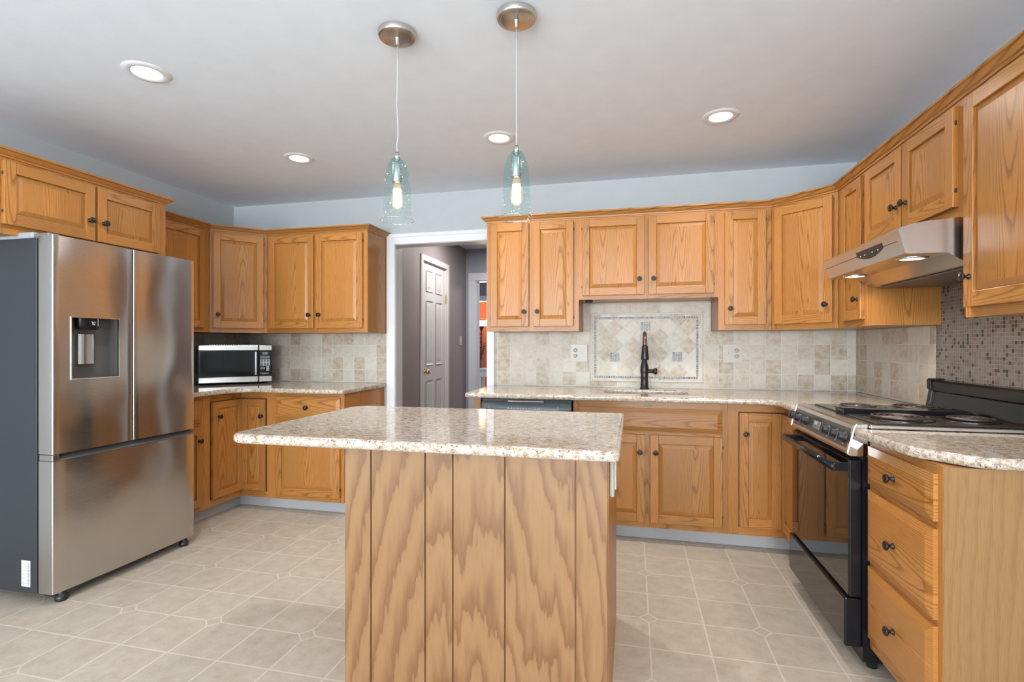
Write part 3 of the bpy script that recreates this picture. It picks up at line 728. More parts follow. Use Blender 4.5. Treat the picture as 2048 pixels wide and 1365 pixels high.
# crown mouldings
CP = [(.0005, ZT - .003), (.005, ZT - .003), (.007, ZT + .006), (.013, ZT + .009), (.020, ZT + .016), (.027, ZT + .024), (.031, ZT + .026), (.037, ZT + .0275), (.037, ZT + .037), (.0005, ZT + .037)]
def crown(path, label):
    o = MB().sweep(path, CP).build('cabinet_crown', OAK); tag(o, label, 'crown molding', kind='thing')
crown([(-1.03, DY - .002), (-1.03, UF), (.869, UF), (1.154, 3.3), (1.154, 1.68)], 'oak crown strip along the tops of the sink and range wall cabinets')
crown([(-3.165, 2.70), (-3.165, 3.3), (-2.88, UF), (-1.987, UF), (-1.987, DY - .002)], 'oak crown strip along the tops of the microwave corner wall cabinets')
crown([(-2.88, 1.742), (-2.88, 2.657), (-3.15, 2.657)], 'oak crown strip on the cabinet above the refrigerator')

# base cabinets
BF, BX, BL = 3.30, .869, -2.88
ZK, ZC = .0935, .880
H = ZC - ZK
def z_(z): return z - ZK
def base_cab(label, loc, rotz, w, depth, st, rl, doors, drawers, sides=OAK, ch=None):
    return cabinet('base_cabinet', label, (loc[0], loc[1], ZK), rotz, w, H, depth, st, rl, doors, drawers, sides=sides, ch=ch)
# sink base
w_ = .93
sk = base_cab('oak sink base cabinet with two doors and a wide false drawer front', (-.372, BF), 0, w_, .609,
         [(0, .04, 0, H), (.438, .478, 0, z_(.68)), (.885, w_, 0, H)], [(.04, .885, z_(.83), H), (.04, .885, z_(.67), z_(.70)), (.04, .438, 0, z_(.14)), (.478, .885, 0, z_(.14))],
         [(.032, .447, z_(.131), z_(.674), 'r', -.108, 'l'), (.478, .897, z_(.131), z_(.674), 'l', -.108, 'r')], [(.032, .897, z_(.695), z_(.836), False)], ch=.60)
MB().lathe([(.0, 0), (.026, 0), (.026, .0008), (0, .0008)], 20, T((.465, -.0006, z_(.856))) @ Matrix.Diagonal((1, 1, .33, 1)) @ RX_(PI / 2)).build('oval_sticker', GREENS, sk, local=True)
# pie-cut corner cabinets: two hinged leaves at a right angle
def pie(label, ix, iy, sgn, w1, w2, f1, f2, kn1, kn2, wx, zt, zb):
    """inner corner (ix, iy); leaf one on the back run, leaf two on the side run; sgn +1: side run towards +x (right corner)."""
    t = thing('corner_base_cabinet', label, 'cabinet', (ix, iy, ZK))
    s = sgn
    xa = ix - s * f1; yb = iy - f2
    P = [(xa, iy + FR), (ix + s * FR, iy + FR), (ix + s * FR, yb), (wx, yb), (wx, DY - .001), (xa, DY - .001)]
    if s < 0: P = P[::-1]
    MB().prism(P, ZK + .002, ZC - .001).build('carcass', OAK, t)
    m = MB()
    lo, hi = min(xa, ix), max(xa, ix)
    m.box((min(xa, ix - s * w1), iy, ZK), (max(xa, ix - s * w1), iy + FR - .0005, ZC), 'z')
    m.box((lo, iy + .0004, ZK), (hi, iy + FR - .0005, zb + .01), 'x'); m.box((lo, iy + .0004, zt - .01), (hi, iy + FR - .0005, ZC), 'x')
    a, b = sorted((ix, ix + s * (FR - .0005)))
    m.box((a, yb, ZK), (b, iy - w2, ZC), 'z'); m.box((a, iy - w2, ZK), (b, iy, zb + .01), 'y'); m.box((a, iy - w2, zt - .01), (b, iy, ZC), 'y')
    m.build('face_frame', OAK, t)
    q = MB(); q.box((min(ix - s * w1, ix - s * .0), iy - .0006, zb - .004), (max(ix - s * w1 - s * .004, ix), iy + .0002, zt + .004))
    q.box((min(ix, ix - s * .0006), iy - w2 - .004, zb - .004), (max(ix, ix - s * .0006), iy, zt + .004)); q.build('door_gap_shade', SHADOW, t)  # thin dark sheets painting the shade in the gaps around the leaves
    hd = zt - zb; g = .003
    if s > 0:
        door(t, T((-w1 + g, 0, zb - ZK)), w1 - g - .021, hd, (kn1, hd - .125) if kn1 else None, None)
        door(t, T((0, -.0, zb - ZK)) @ RZ_(-PI / 2), w2 - g, hd, None, None)
    else:
        door(t, T((.021, 0, zb - ZK)), w1 - g - .021, hd, (kn1, hd - .125) if kn1 else None, None, sw=.046)
        door(t, T((0, -w2 + g, zb - ZK)) @ RZ_(PI / 2), w2 - g, hd, (kn2, hd - .105) if kn2 else None, None, sw=.046)
    return t
pie('oak corner base cabinet with folding doors next to the black range', BX, BF, 1, .252, .285, .310, .368, .034, None, RX - .001, .827, .145)
pie('oak corner base cabinet with folding doors below the microwave', BL, BF, -1, .224, .290, .300, .345, .178, .05, LX + .001, .828, .145)
base_cab('oak base cabinet with one drawer and one door beside the left doorway casing', (-2.579, BF), 0, .568, .609,
         [(0, .018, 0, H), (.53, .568, 0, H)], [(.018, .53, z_(.845), H), (.018, .53, z_(.66), z_(.71)), (.018, .53, 0, z_(.14))],
         [(.009, .539, z_(.131), z_(.674), None, .1, 'r')], [(.009, .539, z_(.700), z_(.851), True)])
base_cab('narrow oak base cabinet mostly hidden behind the refrigerator', (BL, 2.668), PI / 2, .286, .609,
         [(0, .03, 0, H), (.25, .286, 0, H)], [(.03, .25, z_(.845), H), (.03, .25, z_(.66), z_(.71)), (.03, .25, 0, z_(.14))],
         [(.022, .258, z_(.131), z_(.674), 'r', -.095, None)], [(.022, .258, z_(.700), z_(.851), True)])
dc = base_cab('oak three drawer base cabinet under the small rounded granite counter', (BX, 2.185), -PI / 2, .466, .609,
         [(0, .02, 0, H), (.435, .466, 0, H)], [(.02, .435, z_(.845), H), (.02, .435, z_(.685), z_(.72)), (.02, .435, z_(.40), z_(.435)), (.02, .435, 0, z_(.15))],
         [], [(.012, .442, z_(.713), z_(.853), True), (.012, .442, z_(.425), z_(.690), True), (.012, .442, z_(.137), z_(.405), True)])
MB().box((BX + .0015, 1.7165, ZK + .001), (RX - .002, 1.7188, ZC - .001), 'z').build('end_panel', OAKEND, dc)
MB().box((BX + .075, 1.735, .001), (RX - .01, 2.18, ZK)).build('plinth', SHADOW, dc)  # plinth coloured near-black to paint the shade below the drawers
ep = MB().box((-1.035, BF - .002, .001), (-.992, DY - .001, ZC), 'z').build('end_panel_board', OAK); tag(ep, 'narrow oak end board between the dishwasher and the doorway', 'cabinet panel', kind='thing')
# toe kicks
def toe(segs, label):
    m = MB()
    for lo, hi in segs: m.box(lo, hi)
    tag(m.build('toe_kick', VINYLB, bevel=.002), label, 'toe kick', kind='thing')
toe([((-.37, 3.372, .001), (.955, 3.378, ZK - .0005)), ((.949, 2.94, .001), (.955, 3.372, ZK - .0005))], 'pale grey toe kick strip under the sink base cabinets')
toe([((-2.952, 3.372, .001), (-2.015, 3.378, ZK - .0005)), ((-2.958, 2.70, .001), (-2.952, 3.378, ZK - .0005))], 'pale grey toe kick strip under the microwave corner base cabinets')

# ------------------------------------------------------------------ countertops
CT0, CT1 = .8815, .9145
sink_hole = rounded([(-.19, 3.43), (.36, 3.43), (.36, 3.752), (-.19, 3.752)], [.07] * 4, 8)
o = slab('countertop', rounded([(-1.09, 3.235), (.806, 3.235), (.806, 2.928), (RX - .0085, 2.928), (RX - .0085, TP - .0005), (-1.058, TP - .0005), (-1.058, DY - .03), (-1.09, DY - .03)], [.03, .10, 0, 0, 0, 0, 0, 0]), [sink_hole], CT0, CT1, .011, GRANITE)
tag(o, 'speckled granite countertop with a cut out sink along the back wall', 'countertop')
o = slab('countertop', rounded([(LX + .0085, 2.668), (-2.825, 2.668), (-2.825, 3.235), (-1.988, 3.235), (-1.988, TP - .0005), (LX + .0085, TP - .0005)], [0, 0, .16, .02, 0, 0]), [], CT0, CT1, .011, GRANITE)
tag(o, 'speckled granite countertop holding the microwave', 'countertop')
o = slab('countertop', rounded([(.815, 2.184), (.835, 1.83), (.95, 1.695), (RX - .0085, 1.685), (RX - .0085, 2.184)], [.01, .10, .09, 0, 0]), [], CT0, CT1, .012, GRANITE)
tag(o, 'small granite countertop with a rounded corner over the three drawers', 'countertop')
sk = thing('sink', 'undermount kitchen sink basin below the granite cutout', 'sink', (.085, 3.59, .70))
m = MB(); a0, a1, b0, b1 = -.20, .37, 3.42, 3.762
m.box((a0 - .008, b0 - .008, .70), (a1 + .008, b1 + .008, .708)); m.box((a0 - .008, b0 - .008, .708), (a0, b1 + .008, .8805)); m.box((a1, b0 - .008, .708), (a1 + .008, b1 + .008, .8805)); m.box((a0, b0 - .008, .708), (a1, b0, .8805)); m.box((a0, b1, .708), (a1, b1 + .008, .8805))
m.build('basin', SINKM, sk)
MB().lathe([(.045, .708), (.04, .711), (.01, .709), (0, .709)], 20, T((.085, 3.60, 0))).build('drain', CHROME, sk)
# faucet
fx, fy, fz = .083, 3.815, .9148
fc = thing('faucet', 'dark bronze pull-down gooseneck faucet standing behind the sink', 'faucet', (fx, fy, fz))
MB().lathe([(0, 0), (.033, 0), (.033, .006), (.028, .012), (.026, .05), (.0255, .085), (.027, .09), (.0255, .094), (.029, .12), (.0295, .14), (.027, .165), (.021, .19), (.018, .21), (.017, .225)], 28, T((fx, fy, fz))).build('body', BRONZE, fc)
arc = [(fx, fy, fz + .215), (fx, fy, fz + .31)] + [(fx, fy - .075 + .075 * math.cos(a), fz + .325 + .075 * math.sin(a)) for a in [PI * k / 12 for k in range(0, 13)]] + [(fx, fy - .15, fz + .30)]
MB().tube(arc, .0135, 14).build('spout', BRONZEH, fc)
MB().lathe([(.0, .0), (.024, .0), (.027, .004), (.027, .012), (.0255, .03), (.0205, .085), (.019, .092), (.0205, .096), (.019, .10), (0, .10)], 24, T((fx, fy - .15, fz + .212))).build('spray_head', BRONZE, fc)
HM = T((fx + .02, fy - .004, fz + .128)) @ RY_(PI / 2)
MB().lathe([(.014, 0), (.014, .04), (.016, .042), (.022, .05), (.023, .062), (.018, .068), (0, .07)], 20, HM).build('handle', BRONZE, fc)

# ------------------------------------------------------------------ kitchen island
isl = thing('kitchen_island', 'oak kitchen island with speckled granite top in the middle of the room', 'kitchen island', (-.52, 2.0, 0))
IX0, IX1, IY0, IY1 = -.973, -.075, 1.60, 2.36
m = MB(); gx = [IX0, -.874, -.675, -.577, -.40, -.173, IX1]; bd = MB.board(); gw = .0022
for a, b in zip(gx[:-1], gx[1:]):
    m.box((a + (gw if a > IX0 else 0), IY0, .001), (b - (gw if b < IX1 else 0), IY0 + .012, .8815), 'z', bd=(bd[0] + (a + b) / 2 - (IX0 + IX1) / 2, bd[1]))
m.build('front_panel', OAKPLY, isl, bevel=.0012)
MB().box((IX0 + .001, IY0 + .0085, .001), (IX1 - .001, IY1, .8812), 'z').build('carcass', wood('darker groove oak', (.30, .15, .06), (.2, .09, .03)), isl)
MB().box((IX1 - .001, IY0 + .0125, .001), (IX1 + .003, IY1, .8815), 'z').build('side_panel', OAK, isl)
MB().box((IX0 - .003, IY0 + .0125, .001), (IX0 + .001, IY1, .8815), 'z').build('side_panel', OAK, isl)
slab('granite_top', rounded([(-1.405, 1.535), (-.036, 1.535), (-.036, 2.435), (-1.405, 2.435)], [.06, .022, .022, .10], 8), [], CT0, CT1 + .001, .014, GRANITE, isl)
op = thing('island_outlet', 'cream outlet cover on the side of the oak island under the granite', 'outlet', (IX1 + .003, 1.70, .74))
MB().box((IX1 + .0032, 1.665, .742), (IX1 + .018, 1.735, .872)).build('outlet_box', ALMOND, op, bevel=.006)
MB().box((IX1 + .018, 1.678, .765), (IX1 + .024, 1.722, .855)).build('receptacle', ALMOND, op, bevel=.002)

# ------------------------------------------------------------------ refrigerator
FX, FY0, FY1, FZ0, FZ1 = -2.652, 1.853, 2.654, .05, 1.752
fr = thing('refrigerator', 'stainless steel french door refrigerator with water dispenser and bottom freezer drawer', 'refrigerator', (-3.05, 2.25, 0))
MB().box((-3.45, FY0, .045), (-2.757, FY1, 1.742)).build('cabinet_body', FSIDE, fr, bevel=.003)
MB().box((-2.757, FY0 + .006, .06), (-2.746, FY1 - .006, 1.74)).build('gasket', BLACKM, fr)
def fdoor(name, y0, y1, z0, z1, hole=None, bow=.007):
    """Door with gently bowed front; hole (ya, yb, za, zb) is the dispenser opening."""
    m = MB(); c = (FY0 + FY1) / 2; hw = (FY1 - FY0) / 2
    def fx_(y): t = (y - (y0 + y1) / 2) / ((y1 - y0) / 2); return FX - bow * (t * t)
    n = 14; ys = [y0 + .006 + (y1 - y0 - .012) * i / n for i in range(n + 1)]
    if hole: ys = sorted(ys + [hole[0], hole[1]])
    r = .006
    prof = [(-2.745, y0)] + [(fx_(y0 + .006) - r + r * math.sin(a), y0 + r - r * math.cos(a)) for a in (0, .52, 1.05)] + [(fx_(y), y) for y in ys] + [(fx_(y1 - .006) - r + r * math.sin(a), y1 - r + r * math.cos(a)) for a in (1.05, .52, 0)] + [(-2.745, y1)]
    zs = [z0, z1] if not hole else [z0, hole[2], hole[3], z1]
    V = []; F = []
    for z in zs: V += [(x, y, z) for x, y in prof]
    k = len(prof)
    for j in range(len(zs) - 1):
        for i in range(k - 1):
            if hole and j == 1 and prof[i][1] >= hole[0] - 1e-6 and prof[i + 1][1] <= hole[1] + 1e-6: continue
            F.append((j * k + i, j * k + i + 1, (j + 1) * k + i + 1, (j + 1) * k + i))
        F.append((j * k + k - 1, j * k, (j + 1) * k, (j + 1) * k + k - 1))
    F.append(tuple(range(k - 1, -1, -1))); F.append(tuple((len(zs) - 1) * k + i for i in range(k)))
    m.idx(V, F, lambda q, f, vv: [(vv[i][1], vv[i][2]) for i in f], 0, True)
    return m.build(name, STEEL, fr, auto=32)
SY = 2.252; ZS = .712
HO = (1.932, 2.166, 1.066, 1.366)
ld = fdoor('door', FY0, SY - .003, ZS, FZ1, HO)
fdoor('door', SY + .003, FY1, ZS, FZ1)
fdoor('freezer_drawer', FY0, FY1, FZ0, .678)
m = MB()      # recessed finger grip above the freezer drawer
m.face([(FX - .006, FY0 + .03, .679), (FX - .002, FY1, .679), (FX - .035, FY1, .706), (FX - .035, FY0 + .03, .706)])
m.box((-2.745, FY0 + .004, .679), (FX - .034, FY1 - .004, .709)); gp = m.build('finger_grip', DKGREY, fr)
MB().box((-2.745, FY0 + .001, .6785), (FX - .008, FY0 + .03, .709)).build('grip_end_cap', STEEL, fr, bevel=.003)
m = MB(); xr = FX - .062; a, b, c, d = HO; xf = FX - .004
m.face([(xr, a, c), (xr, b, c), (xr, b, d), (xr, a, d)])
m.face([(xf, a, c), (xr, a, c), (xr, a, d), (xf, a, d)]); m.face([(xr, b, c), (xf, b, c), (xf, b, d), (xr, b, d)]); m.face([(xr, a, d), (xr, b, d), (xf, b, d), (xf, a, d)]); m.face([(xf, a, c), (xf, b, c), (xr, b, c), (xr, a, c)])
m.build('dispenser_recess', plain('dark grey recess plastic', (.10, .095, .09), .35), fr)
m = MB(); e = .004
for aa, bb, cc, dd in ((a - e, b + e, c - e, c), (a - e, b + e, d, d + e), (a - e, a, c, d), (b, b + e, c, d)): m.box((xf - .004, aa, cc), (FX + .0025, bb, dd))
m.build('dispenser_frame', CHROME, fr)
dm = T((FX - .034, 2.032, 1.308)) @ Matrix.Diagonal((.55, 1, 1, 1))
dh = MB().lathe([(0, 0), (.045, 0), (.052, .006), (.056, .02), (.056, .0575)], 28, dm).build('dispenser_head', BLACK, fr)
m = MB(); pts = []
for k in range(9):
    t = -1 + 2 * k / 8; pts.append((FX - .044 + .013 * (1 - t * t), 2.036 + .041 * t))
for (xa, ya_), (xb, yb_) in zip(pts[:-1], pts[1:]): m.face([(xa, ya_, 1.135), (xb, yb_, 1.135), (xb, yb_, 1.285), (xa, ya_, 1.285)], smooth=True)
m.face([(FX - .06, 1.995, 1.135)] + [(x, y, 1.135) for x, y in pts] + [(FX - .06, 2.077, 1.135)]); m.face([(FX - .06, 1.995, 1.285)] + [(x, y, 1.285) for x, y in pts] + [(FX - .06, 2.077, 1.285)])
m.face([(FX - .06, 1.995, 1.135), (*pts[0], 1.135), (*pts[0], 1.285), (FX - .06, 1.995, 1.285)]); m.face([(FX - .06, 2.077, 1.135), (*pts[-1], 1.135), (*pts[-1], 1.285), (FX - .06, 2.077, 1.285)])
m.build('dispenser_paddle', STEELH, fr)
tm = Matrix(((0, 0, 1, 0), (1, 0, 0, 0), (0, 1, 0, 0), (0, 0, 0, 1)))   # text facing +x, reading towards +y
finv = fr.matrix_basis.inverted()
text('dispenser_lettering', 'Easy Access\nDispenser', .0095, finv @ T((FX - .0035, 2.045, 1.343)) @ RZ_(.38) @ tm, INKW, fr, align='CENTER')
MB().box((-3.16, FY0 + .004, 1.742), (-2.79, FY0 + .085, 1.772)).build('hinge_cover', plain('light grey plastic', (.36, .385, .41), .4), fr, bevel=.006)
MB().box((-2.79, FY0 + .01, 1.742), (-2.70, FY0 + .06, 1.766)).build('hinge_bracket', plain('grey hinge metal', (.3, .32, .34), .35, .6), fr, bevel=.004)
for y in (FY0 + .055, FY1 - .055):
    MB().lathe([(0, .001), (.024, .001), (.026, .006), (.026, .026), (.018, .03), (.018, .052)], 20, T((-2.682, y, 0))).build('foot', BLACKM, fr)
MB().box((-2.74, FY0 + .02, .03), (-2.695, FY1 - .02, .047)).build('base_rail', BLACKM, fr)
for y in (FY0 + .06, FY1 - .06): MB().lathe([(0, .001), (.03, .001), (.03, .045)], 14, T((-3.36, y, 0))).build('rear_foot', BLACKM, fr)
st = MB().box((-2.853, FY0 - .0008, .074), (-2.797, FY0 + .0002, .199)).build('label_sticker', PAPER, fr)
q = MB(); z = .083
while z < .188:
    hgt = random.uniform(.0012, .004); q.box((-2.813, FY0 - .0012, z), (-2.802, FY0 - .0006, z + hgt)); z += hgt + random.uniform(.0012, .003)
for z in (.088, .092, .110, .114, .128, .132, .150, .166, .178, .183): q.box((-2.849, FY0 - .0012, z), (-2.849 + random.uniform(.012, .028), FY0 - .0006, z + .0016))
q.build('printed_lines', INKG, st)

# ------------------------------------------------------------------ microwave
mw = thing('microwave', 'black and stainless countertop microwave angled into the corner', 'microwave', (-3.098, 3.496, CT1 + .0005), PI / 4)
w, dp, zl, zh = .262, .27, .014, .316
MB().box((-w + .002, .022, zl), (w - .002, dp, zh - .004)).build('case', BLACKM, mw, local=True, bevel=.004)
for x in (-.22, .22):
    for y in (.04, .24): MB().lathe([(0, 0), (.014, 0), (.014, zl)], 12, T((x, y, 0))).build('foot', BLACKM, mw, local=True)
xs = -w + .424
dr = MB().box((-w, .001, zl), (xs - .002, .0215, zh)).build('door', BLACK, mw, local=True, bevel=.003)
m = MB().box((-w + .001, -.007, zh - .044), (xs - .003, .001, zh - .001)); m.build('steel_band', STEELH, dr, local=True, bevel=.005)
m = MB().box((-w + .001, -.007, zl + .001), (xs - .003, .001, zl + .047)); m.build('steel_band', STEELH, dr, local=True, bevel=.005)
q = MB()
for k in range(21): q.box((-w + .075 + .0165 * k, -.0085, zh - .006), (-w + .083 + .0165 * k, .004, zh + .002))
q.build('vent_slots', plain('pale vent metal', (.75, .73, .65), .3, .5), dr, local=True)
MB().box((-w + .014, -.001, zl + .055), (-w + .352, .0008, zh - .052)).build('window_glass', plain('dark microwave window', (.008, .009, .010), .06, spec=.25), dr, local=True)
MB().box((-w + .395, -.014, zl + .056), (-w + .409, -.001, zh - .054)).build('handle', CHROME, dr, local=True, bevel=.002)
cp = MB().box((xs + .001, .001, zl), (w, .0215, zh)).build('control_panel', BLACK, mw, local=True, bevel=.003)
MB().box((xs + .002, -.006, zh - .044), (w - .001, .001, zh - .001)).build('steel_band', STEELH, cp, local=True, bevel=.004)
MB().box((xs + .002, -.006, zl + .001), (w - .001, .001, zl + .047)).build('steel_band', STEELH, cp, local=True, bevel=.004)
X0 = -w
MB().box((X0 + .446, -.0006, .236), (X0 + .500, .0008, .260)).build('display', plain('grey green display', (.05, .065, .06), .2), cp, local=True)
TX = Matrix(((1, 0, 0, 0), (0, 0, -1, 0), (0, 1, 0, 0), (0, 0, 0, 1)))   # text facing -y
text('display_digits', '2:03', .020, T((X0 + .456, -.0008, .241)) @ TX, LCD, cp)
q = MB()
for r in range(2):
    for c in range(4): q.box((X0 + .438 + .0175 * c, -.0008, .205 + .012 * r), (X0 + .453 + .0175 * c, .0008, .214 + .012 * r))
for r in range(2):
    for c in range(2): q.box((X0 + .438 + .018 * c, -.0008, .118 + .011 * r), (X0 + .453 + .018 * c, .0008, .126 + .011 * r))
q.build('small_buttons', INKG, cp, local=True)
kp = MB().box((X0 + .438, -.0008, .146), (X0 + .507, .0008, .198)).build('keypad', plain('light grey keypad', (.55, .57, .6), .4), cp, local=True)
q = MB()
for r in range(4):
    for c in range(3): q.box((X0 + .443 + .0215 * c, -.0014, .1495 + .012 * r), (X0 + .458 + .0215 * c, -.0006, .1575 + .012 * r))
q.build('keypad_keys', BLACKM, kp, local=True)
q = MB()
for z in (.104, .118, .131): q.box((X0 + .482, -.0012, z), (X0 + .503, .0008, z + .009))
q.build('start_buttons', plain('pale start buttons', (.55, .57, .6), .4), cp, local=True)
text('brand_lettering', 'Cuisinart', .0175, T((X0 + .437, -.0008, .078)) @ TX, INKW, cp)

# ------------------------------------------------------------------ dishwasher
dw = thing('dishwasher', 'black dishwasher under the granite counter beside the doorway', 'dishwasher', (-.68, BF, 0))
MB().box((-.982, BF + .01, .02), (-.382, DY - .03, .872)).build('tub', BLACKM, dw)
MB().box((-.982, BF - .012, .10), (-.382, BF + .01, .70)).build('door', BLACK, dw, bevel=.004)
m = MB(); n = 8; pr_ = [(BF + .009, .703), (BF - .014, .703)] + [(BF - .014 - .012 * math.sin(PI * t / n), .703 + .155 * t / n) for t in range(1, n)] + [(BF - .012, .858), (BF + .009, .858)]
k = len(pr_); V = [(-.980, y, z) for y, z in pr_] + [(-.384, y, z) for y, z in pr_]; F = [(i, (i + 1) % k, k + (i + 1) % k, k + i) for i in range(k)] + [tuple(range(k - 1, -1, -1)), tuple(range(k, 2 * k))]
m.idx(V, F, lambda q, f, vv: [(vv[i][0], vv[i][2]) for i in f]); m.build('control_panel', plain('glossy black panel', (.03, .04, .045), .12), dw, auto=30)
MB().box((-.80, BF - .022, .858), (-.56, BF + .0, .866)).build('latch_strip', NICKEL, dw, bevel=.002)
MB().box((-.95, BF + .06, .001), (-.41, BF + .075, .10)).build('kick_plate', BLACKM, dw)
q = MB()
for x in (-.90, -.845): q.box((x, BF - .0275, .80), (x + .02, BF - .024, .803))
for k in range(8): q.box((-.80 + .02 * k, BF - .0262, .815), (-.79 + .02 * k, BF - .0235, .818))
for k in range(3): q.box((-.615 + .012 * k, BF - .026, .808), (-.612 + .012 * k, BF - .0235, .824))
q.box((-.928, BF - .0262, .79), (-.926, BF - .0235, .835)); q.box((-.47, BF - .0262, .79), (-.4685, BF - .0235, .835))
q.build('printed_marks', INKW, dw)

# ------------------------------------------------------------------ range
RY0, RY1 = 2.192, 2.922
rg = thing('electric_range', 'black electric coil range with stainless control panel set between oak cabinets', 'range', (1.14, 2.557, 0))
MB().box((.848, RY0 + .001, .03), (RX - .02, RY1 - .001, .905)).build('body', BLACK, rg)
od = MB().box((.806, RY0 + .008, .268), (.847, RY1 - .006, .792)).build('oven_door', BLACK, rg, bevel=.004)
MB().box((.8035, RY0 + .014, .272), (.8065, RY1 - .012, .79)).build('door_glass', BGLASS, od)
MB().tube([(.758, RY0 + .03, .757), (.758, RY1 - .03, .757)], .0145, 16).build('handle', BLACK, od)
for y in (RY0 + .045, RY1 - .045): MB().box((.757, y - .016, .743), (.807, y + .016, .772)).build('handle_post', BLACK, od, bevel=.004)
sd = MB().box((.792, RY0 + .008, .078), (.847, RY1 - .006, .262)).build('storage_drawer', BLACK, rg, bevel=.004)
MB().box((.7895, RY0 + .014, .084), (.7925, RY1 - .012, .257)).build('drawer_glass', BGLASS, sd)
MB().box((.872, RY0 + .02, .012), (.90, RY1 - .02, .08)).build('toe_panel', BLACKM, rg)
for x in (.89, 1.40):
    for y in (RY0 + .03, RY1 - .03): MB().lathe([(0, .001), (.018, .001), (.018, .034)], 12, T((x, y, 0))).build('foot', BLACKM, rg)
def yprism(prof, y0, y1):
    k = len(prof); V = [(x, y0, z) for x, z in prof] + [(x, y1, z) for x, z in prof]
    F = [(i, (i + 1) % k, k + (i + 1) % k, k + i) for i in range(k)] + [tuple(range(k - 1, -1, -1)), tuple(range(k, 2 * k))]
    m2 = MB(); m2.idx(V, F, lambda q, f, vv: [(vv[i][1], vv[i][2]) for i in f]); return m2
PF = [(.812, .806), (.800, .812), (.7985, .822), (.824, .922), (.832, .927), (.868, .9295), (.868, .806)]
cp = yprism(PF, RY0 + .022, RY1 - .022).build('control_panel', STEELH, rg)
sl = Vector((.0255, 0, .100)).normalized(); nm = Vector((-sl.z, 0, sl.x))
def onp(y, t, d=0.0):  # point on the sloped panel: t along the slope from its lower edge
    return Vector((.7985, y, .822)) + sl * t + nm * d
m = MB(); P = [onp(RY0 + .03, .012, .0008), onp(RY1 - .03, .012, .0008), onp(RY1 - .03, .088, .0008), onp(RY0 + .03, .088, .0008)]
m.face([P[0], P[3], P[2], P[1]]); m.build('panel_face', plain('dark grey brushed panel', (.055, .05, .046), .32, .1), cp)
PE = [(x - .004 if x < .84 else x, z + (.002 if z > .9 else 0)) for x, z in PF]
for y0, y1 in ((RY0, RY0 + .022), (RY1 - .022, RY1)): yprism(PE, y0, y1).build('chrome_end_cap', CHROME, rg, bevel=.004)
PR = Matrix((( -nm.x, 0, 0, 0), (0, 1, 0, 0), (0, 0, 1, 0), (0, 0, 0, 1)))
zax = nm; xax = Vector((0, 1, 0)); yax = zax.cross(xax)
R3 = Matrix((xax, yax, zax)).transposed().to_4x4()
for y in (2.878, 2.800, 2.705, 2.425, 2.335, 2.255):
    kb = MB().lathe([(.023, 0), (.0225, .004), (.017, .007), (.0155, .024), (.013, .027), (0, .028)], 20, T(onp(y, .05, .001)) @ R3).build('control_knob', BLACKM, rg)
    q = MB().box((-.004, -.019, .008), (.004, .019, .031), M=T(onp(y, .05, .001)) @ R3); q.build('knob_grip', BLACKM, kb, bevel=.0015)
    MB().box((-.0012, .024, .0), (.0012, .031, .0008), M=T(onp(y, .05, .001)) @ R3).build('knob_mark', INKW, rg)
MB().box((-.042, -.014, .0), (.042, .024, .003), M=T(onp(2.565, .055, .001)) @ R3).build('clock_display', plain('grey clock glass', (.16, .155, .14), .15), rg, bevel=.001)
MB().box((-.036, -.028, .0), (.036, -.019, .008), M=T(onp(2.565, .052, .001)) @ R3).build('clock_buttons', BLACKM, rg, bevel=.001)
text('clock_digits', '2:03', .02, rg.matrix_basis.inverted() @ T(onp(2.592, .05, .0045)) @ Matrix((-xax, -yax, zax)).transposed().to_4x4(), LCD, rg)
# cooktop
ctp = MB().box((.866, RY0 - .006, .9148), (1.415, RY1 + .004, .9265)).build('cooktop', plain('dark brushed cooktop', (.17, .155, .145), .24, .85), rg, bevel=.003)
MB().box((.87, RY0 - .012, .9152), (1.42, RY0 + .006, .9295)).build('steel_edge_trim', STEELH, rg, bevel=.003)
for y0, y1 in ((2.222, 2.508), (2.618, 2.900)):
    md = MB().box((.905, y0, .9266), (1.395, y1, .932)).build('burner_module', plain('burner module enamel', (.15, .135, .125), .2, .8), rg, bevel=.002)
vt = MB().box((.895, 2.517, .9266), (1.38, 2.600, .951)).build('downdraft_vent', BLACK, rg, bevel=.004)
MB().box((.902, 2.535, .9512), (.955, 2.585, .9535)).build('vent_cap', BLACK, vt, bevel=.001)
def burner(x, y, r):
    p = MB().lathe([(r + .018, .9322), (r + .020, .9342), (r + .012, .9345), (r + .004, .9335), (r * .6, .9328), (0, .9325)], 36, T((x, y, 0))).build('drip_pan', plain('dark chrome drip pan', (.25, .22, .2), .18, 1.0), rg)
    pts = []; n = 110; turns = 4.0
    for i in range(n): a = 2 * PI * turns * i / (n - 1); rr = r * (.20 + .80 * i / (n - 1)); pts.append((x + rr * math.cos(a), y + rr * math.sin(a), .9425))
    MB().tube(pts, .0042, 8).build('burner_coil', COIL, rg)
    MB().lathe([(0, .938), (r * .14, .938), (r * .14, .945), (0, .9455)], 16, T((x, y, 0))).build('coil_cap', COIL, rg)
burner(1.045, 2.375, .100); burner(1.290, 2.375, .076); burner(1.045, 2.765, .076); burner(1.290, 2.765, .100)
# back guard
BGP = [(RX - .0075, .927), (1.405, .927), (1.412, .935), (1.425, 1.005), (1.418, 1.012), (1.416, 1.052), (1.424, 1.062), (RX - .0075, 1.062)]
yprism(BGP, 2.085, RY1 - .028).build('back_guard', BLACK, rg, auto=25)
BGE = [(x - (.008 if x < 1.46 else 0), z + (.006 if z > 1.0 else 0)) for x, z in BGP]
for y0, y1 in ((RY1 - .028, RY1 + .003),): yprism(BGE, y0, y1).build('back_guard_cap', BLACK, rg, bevel=.003)

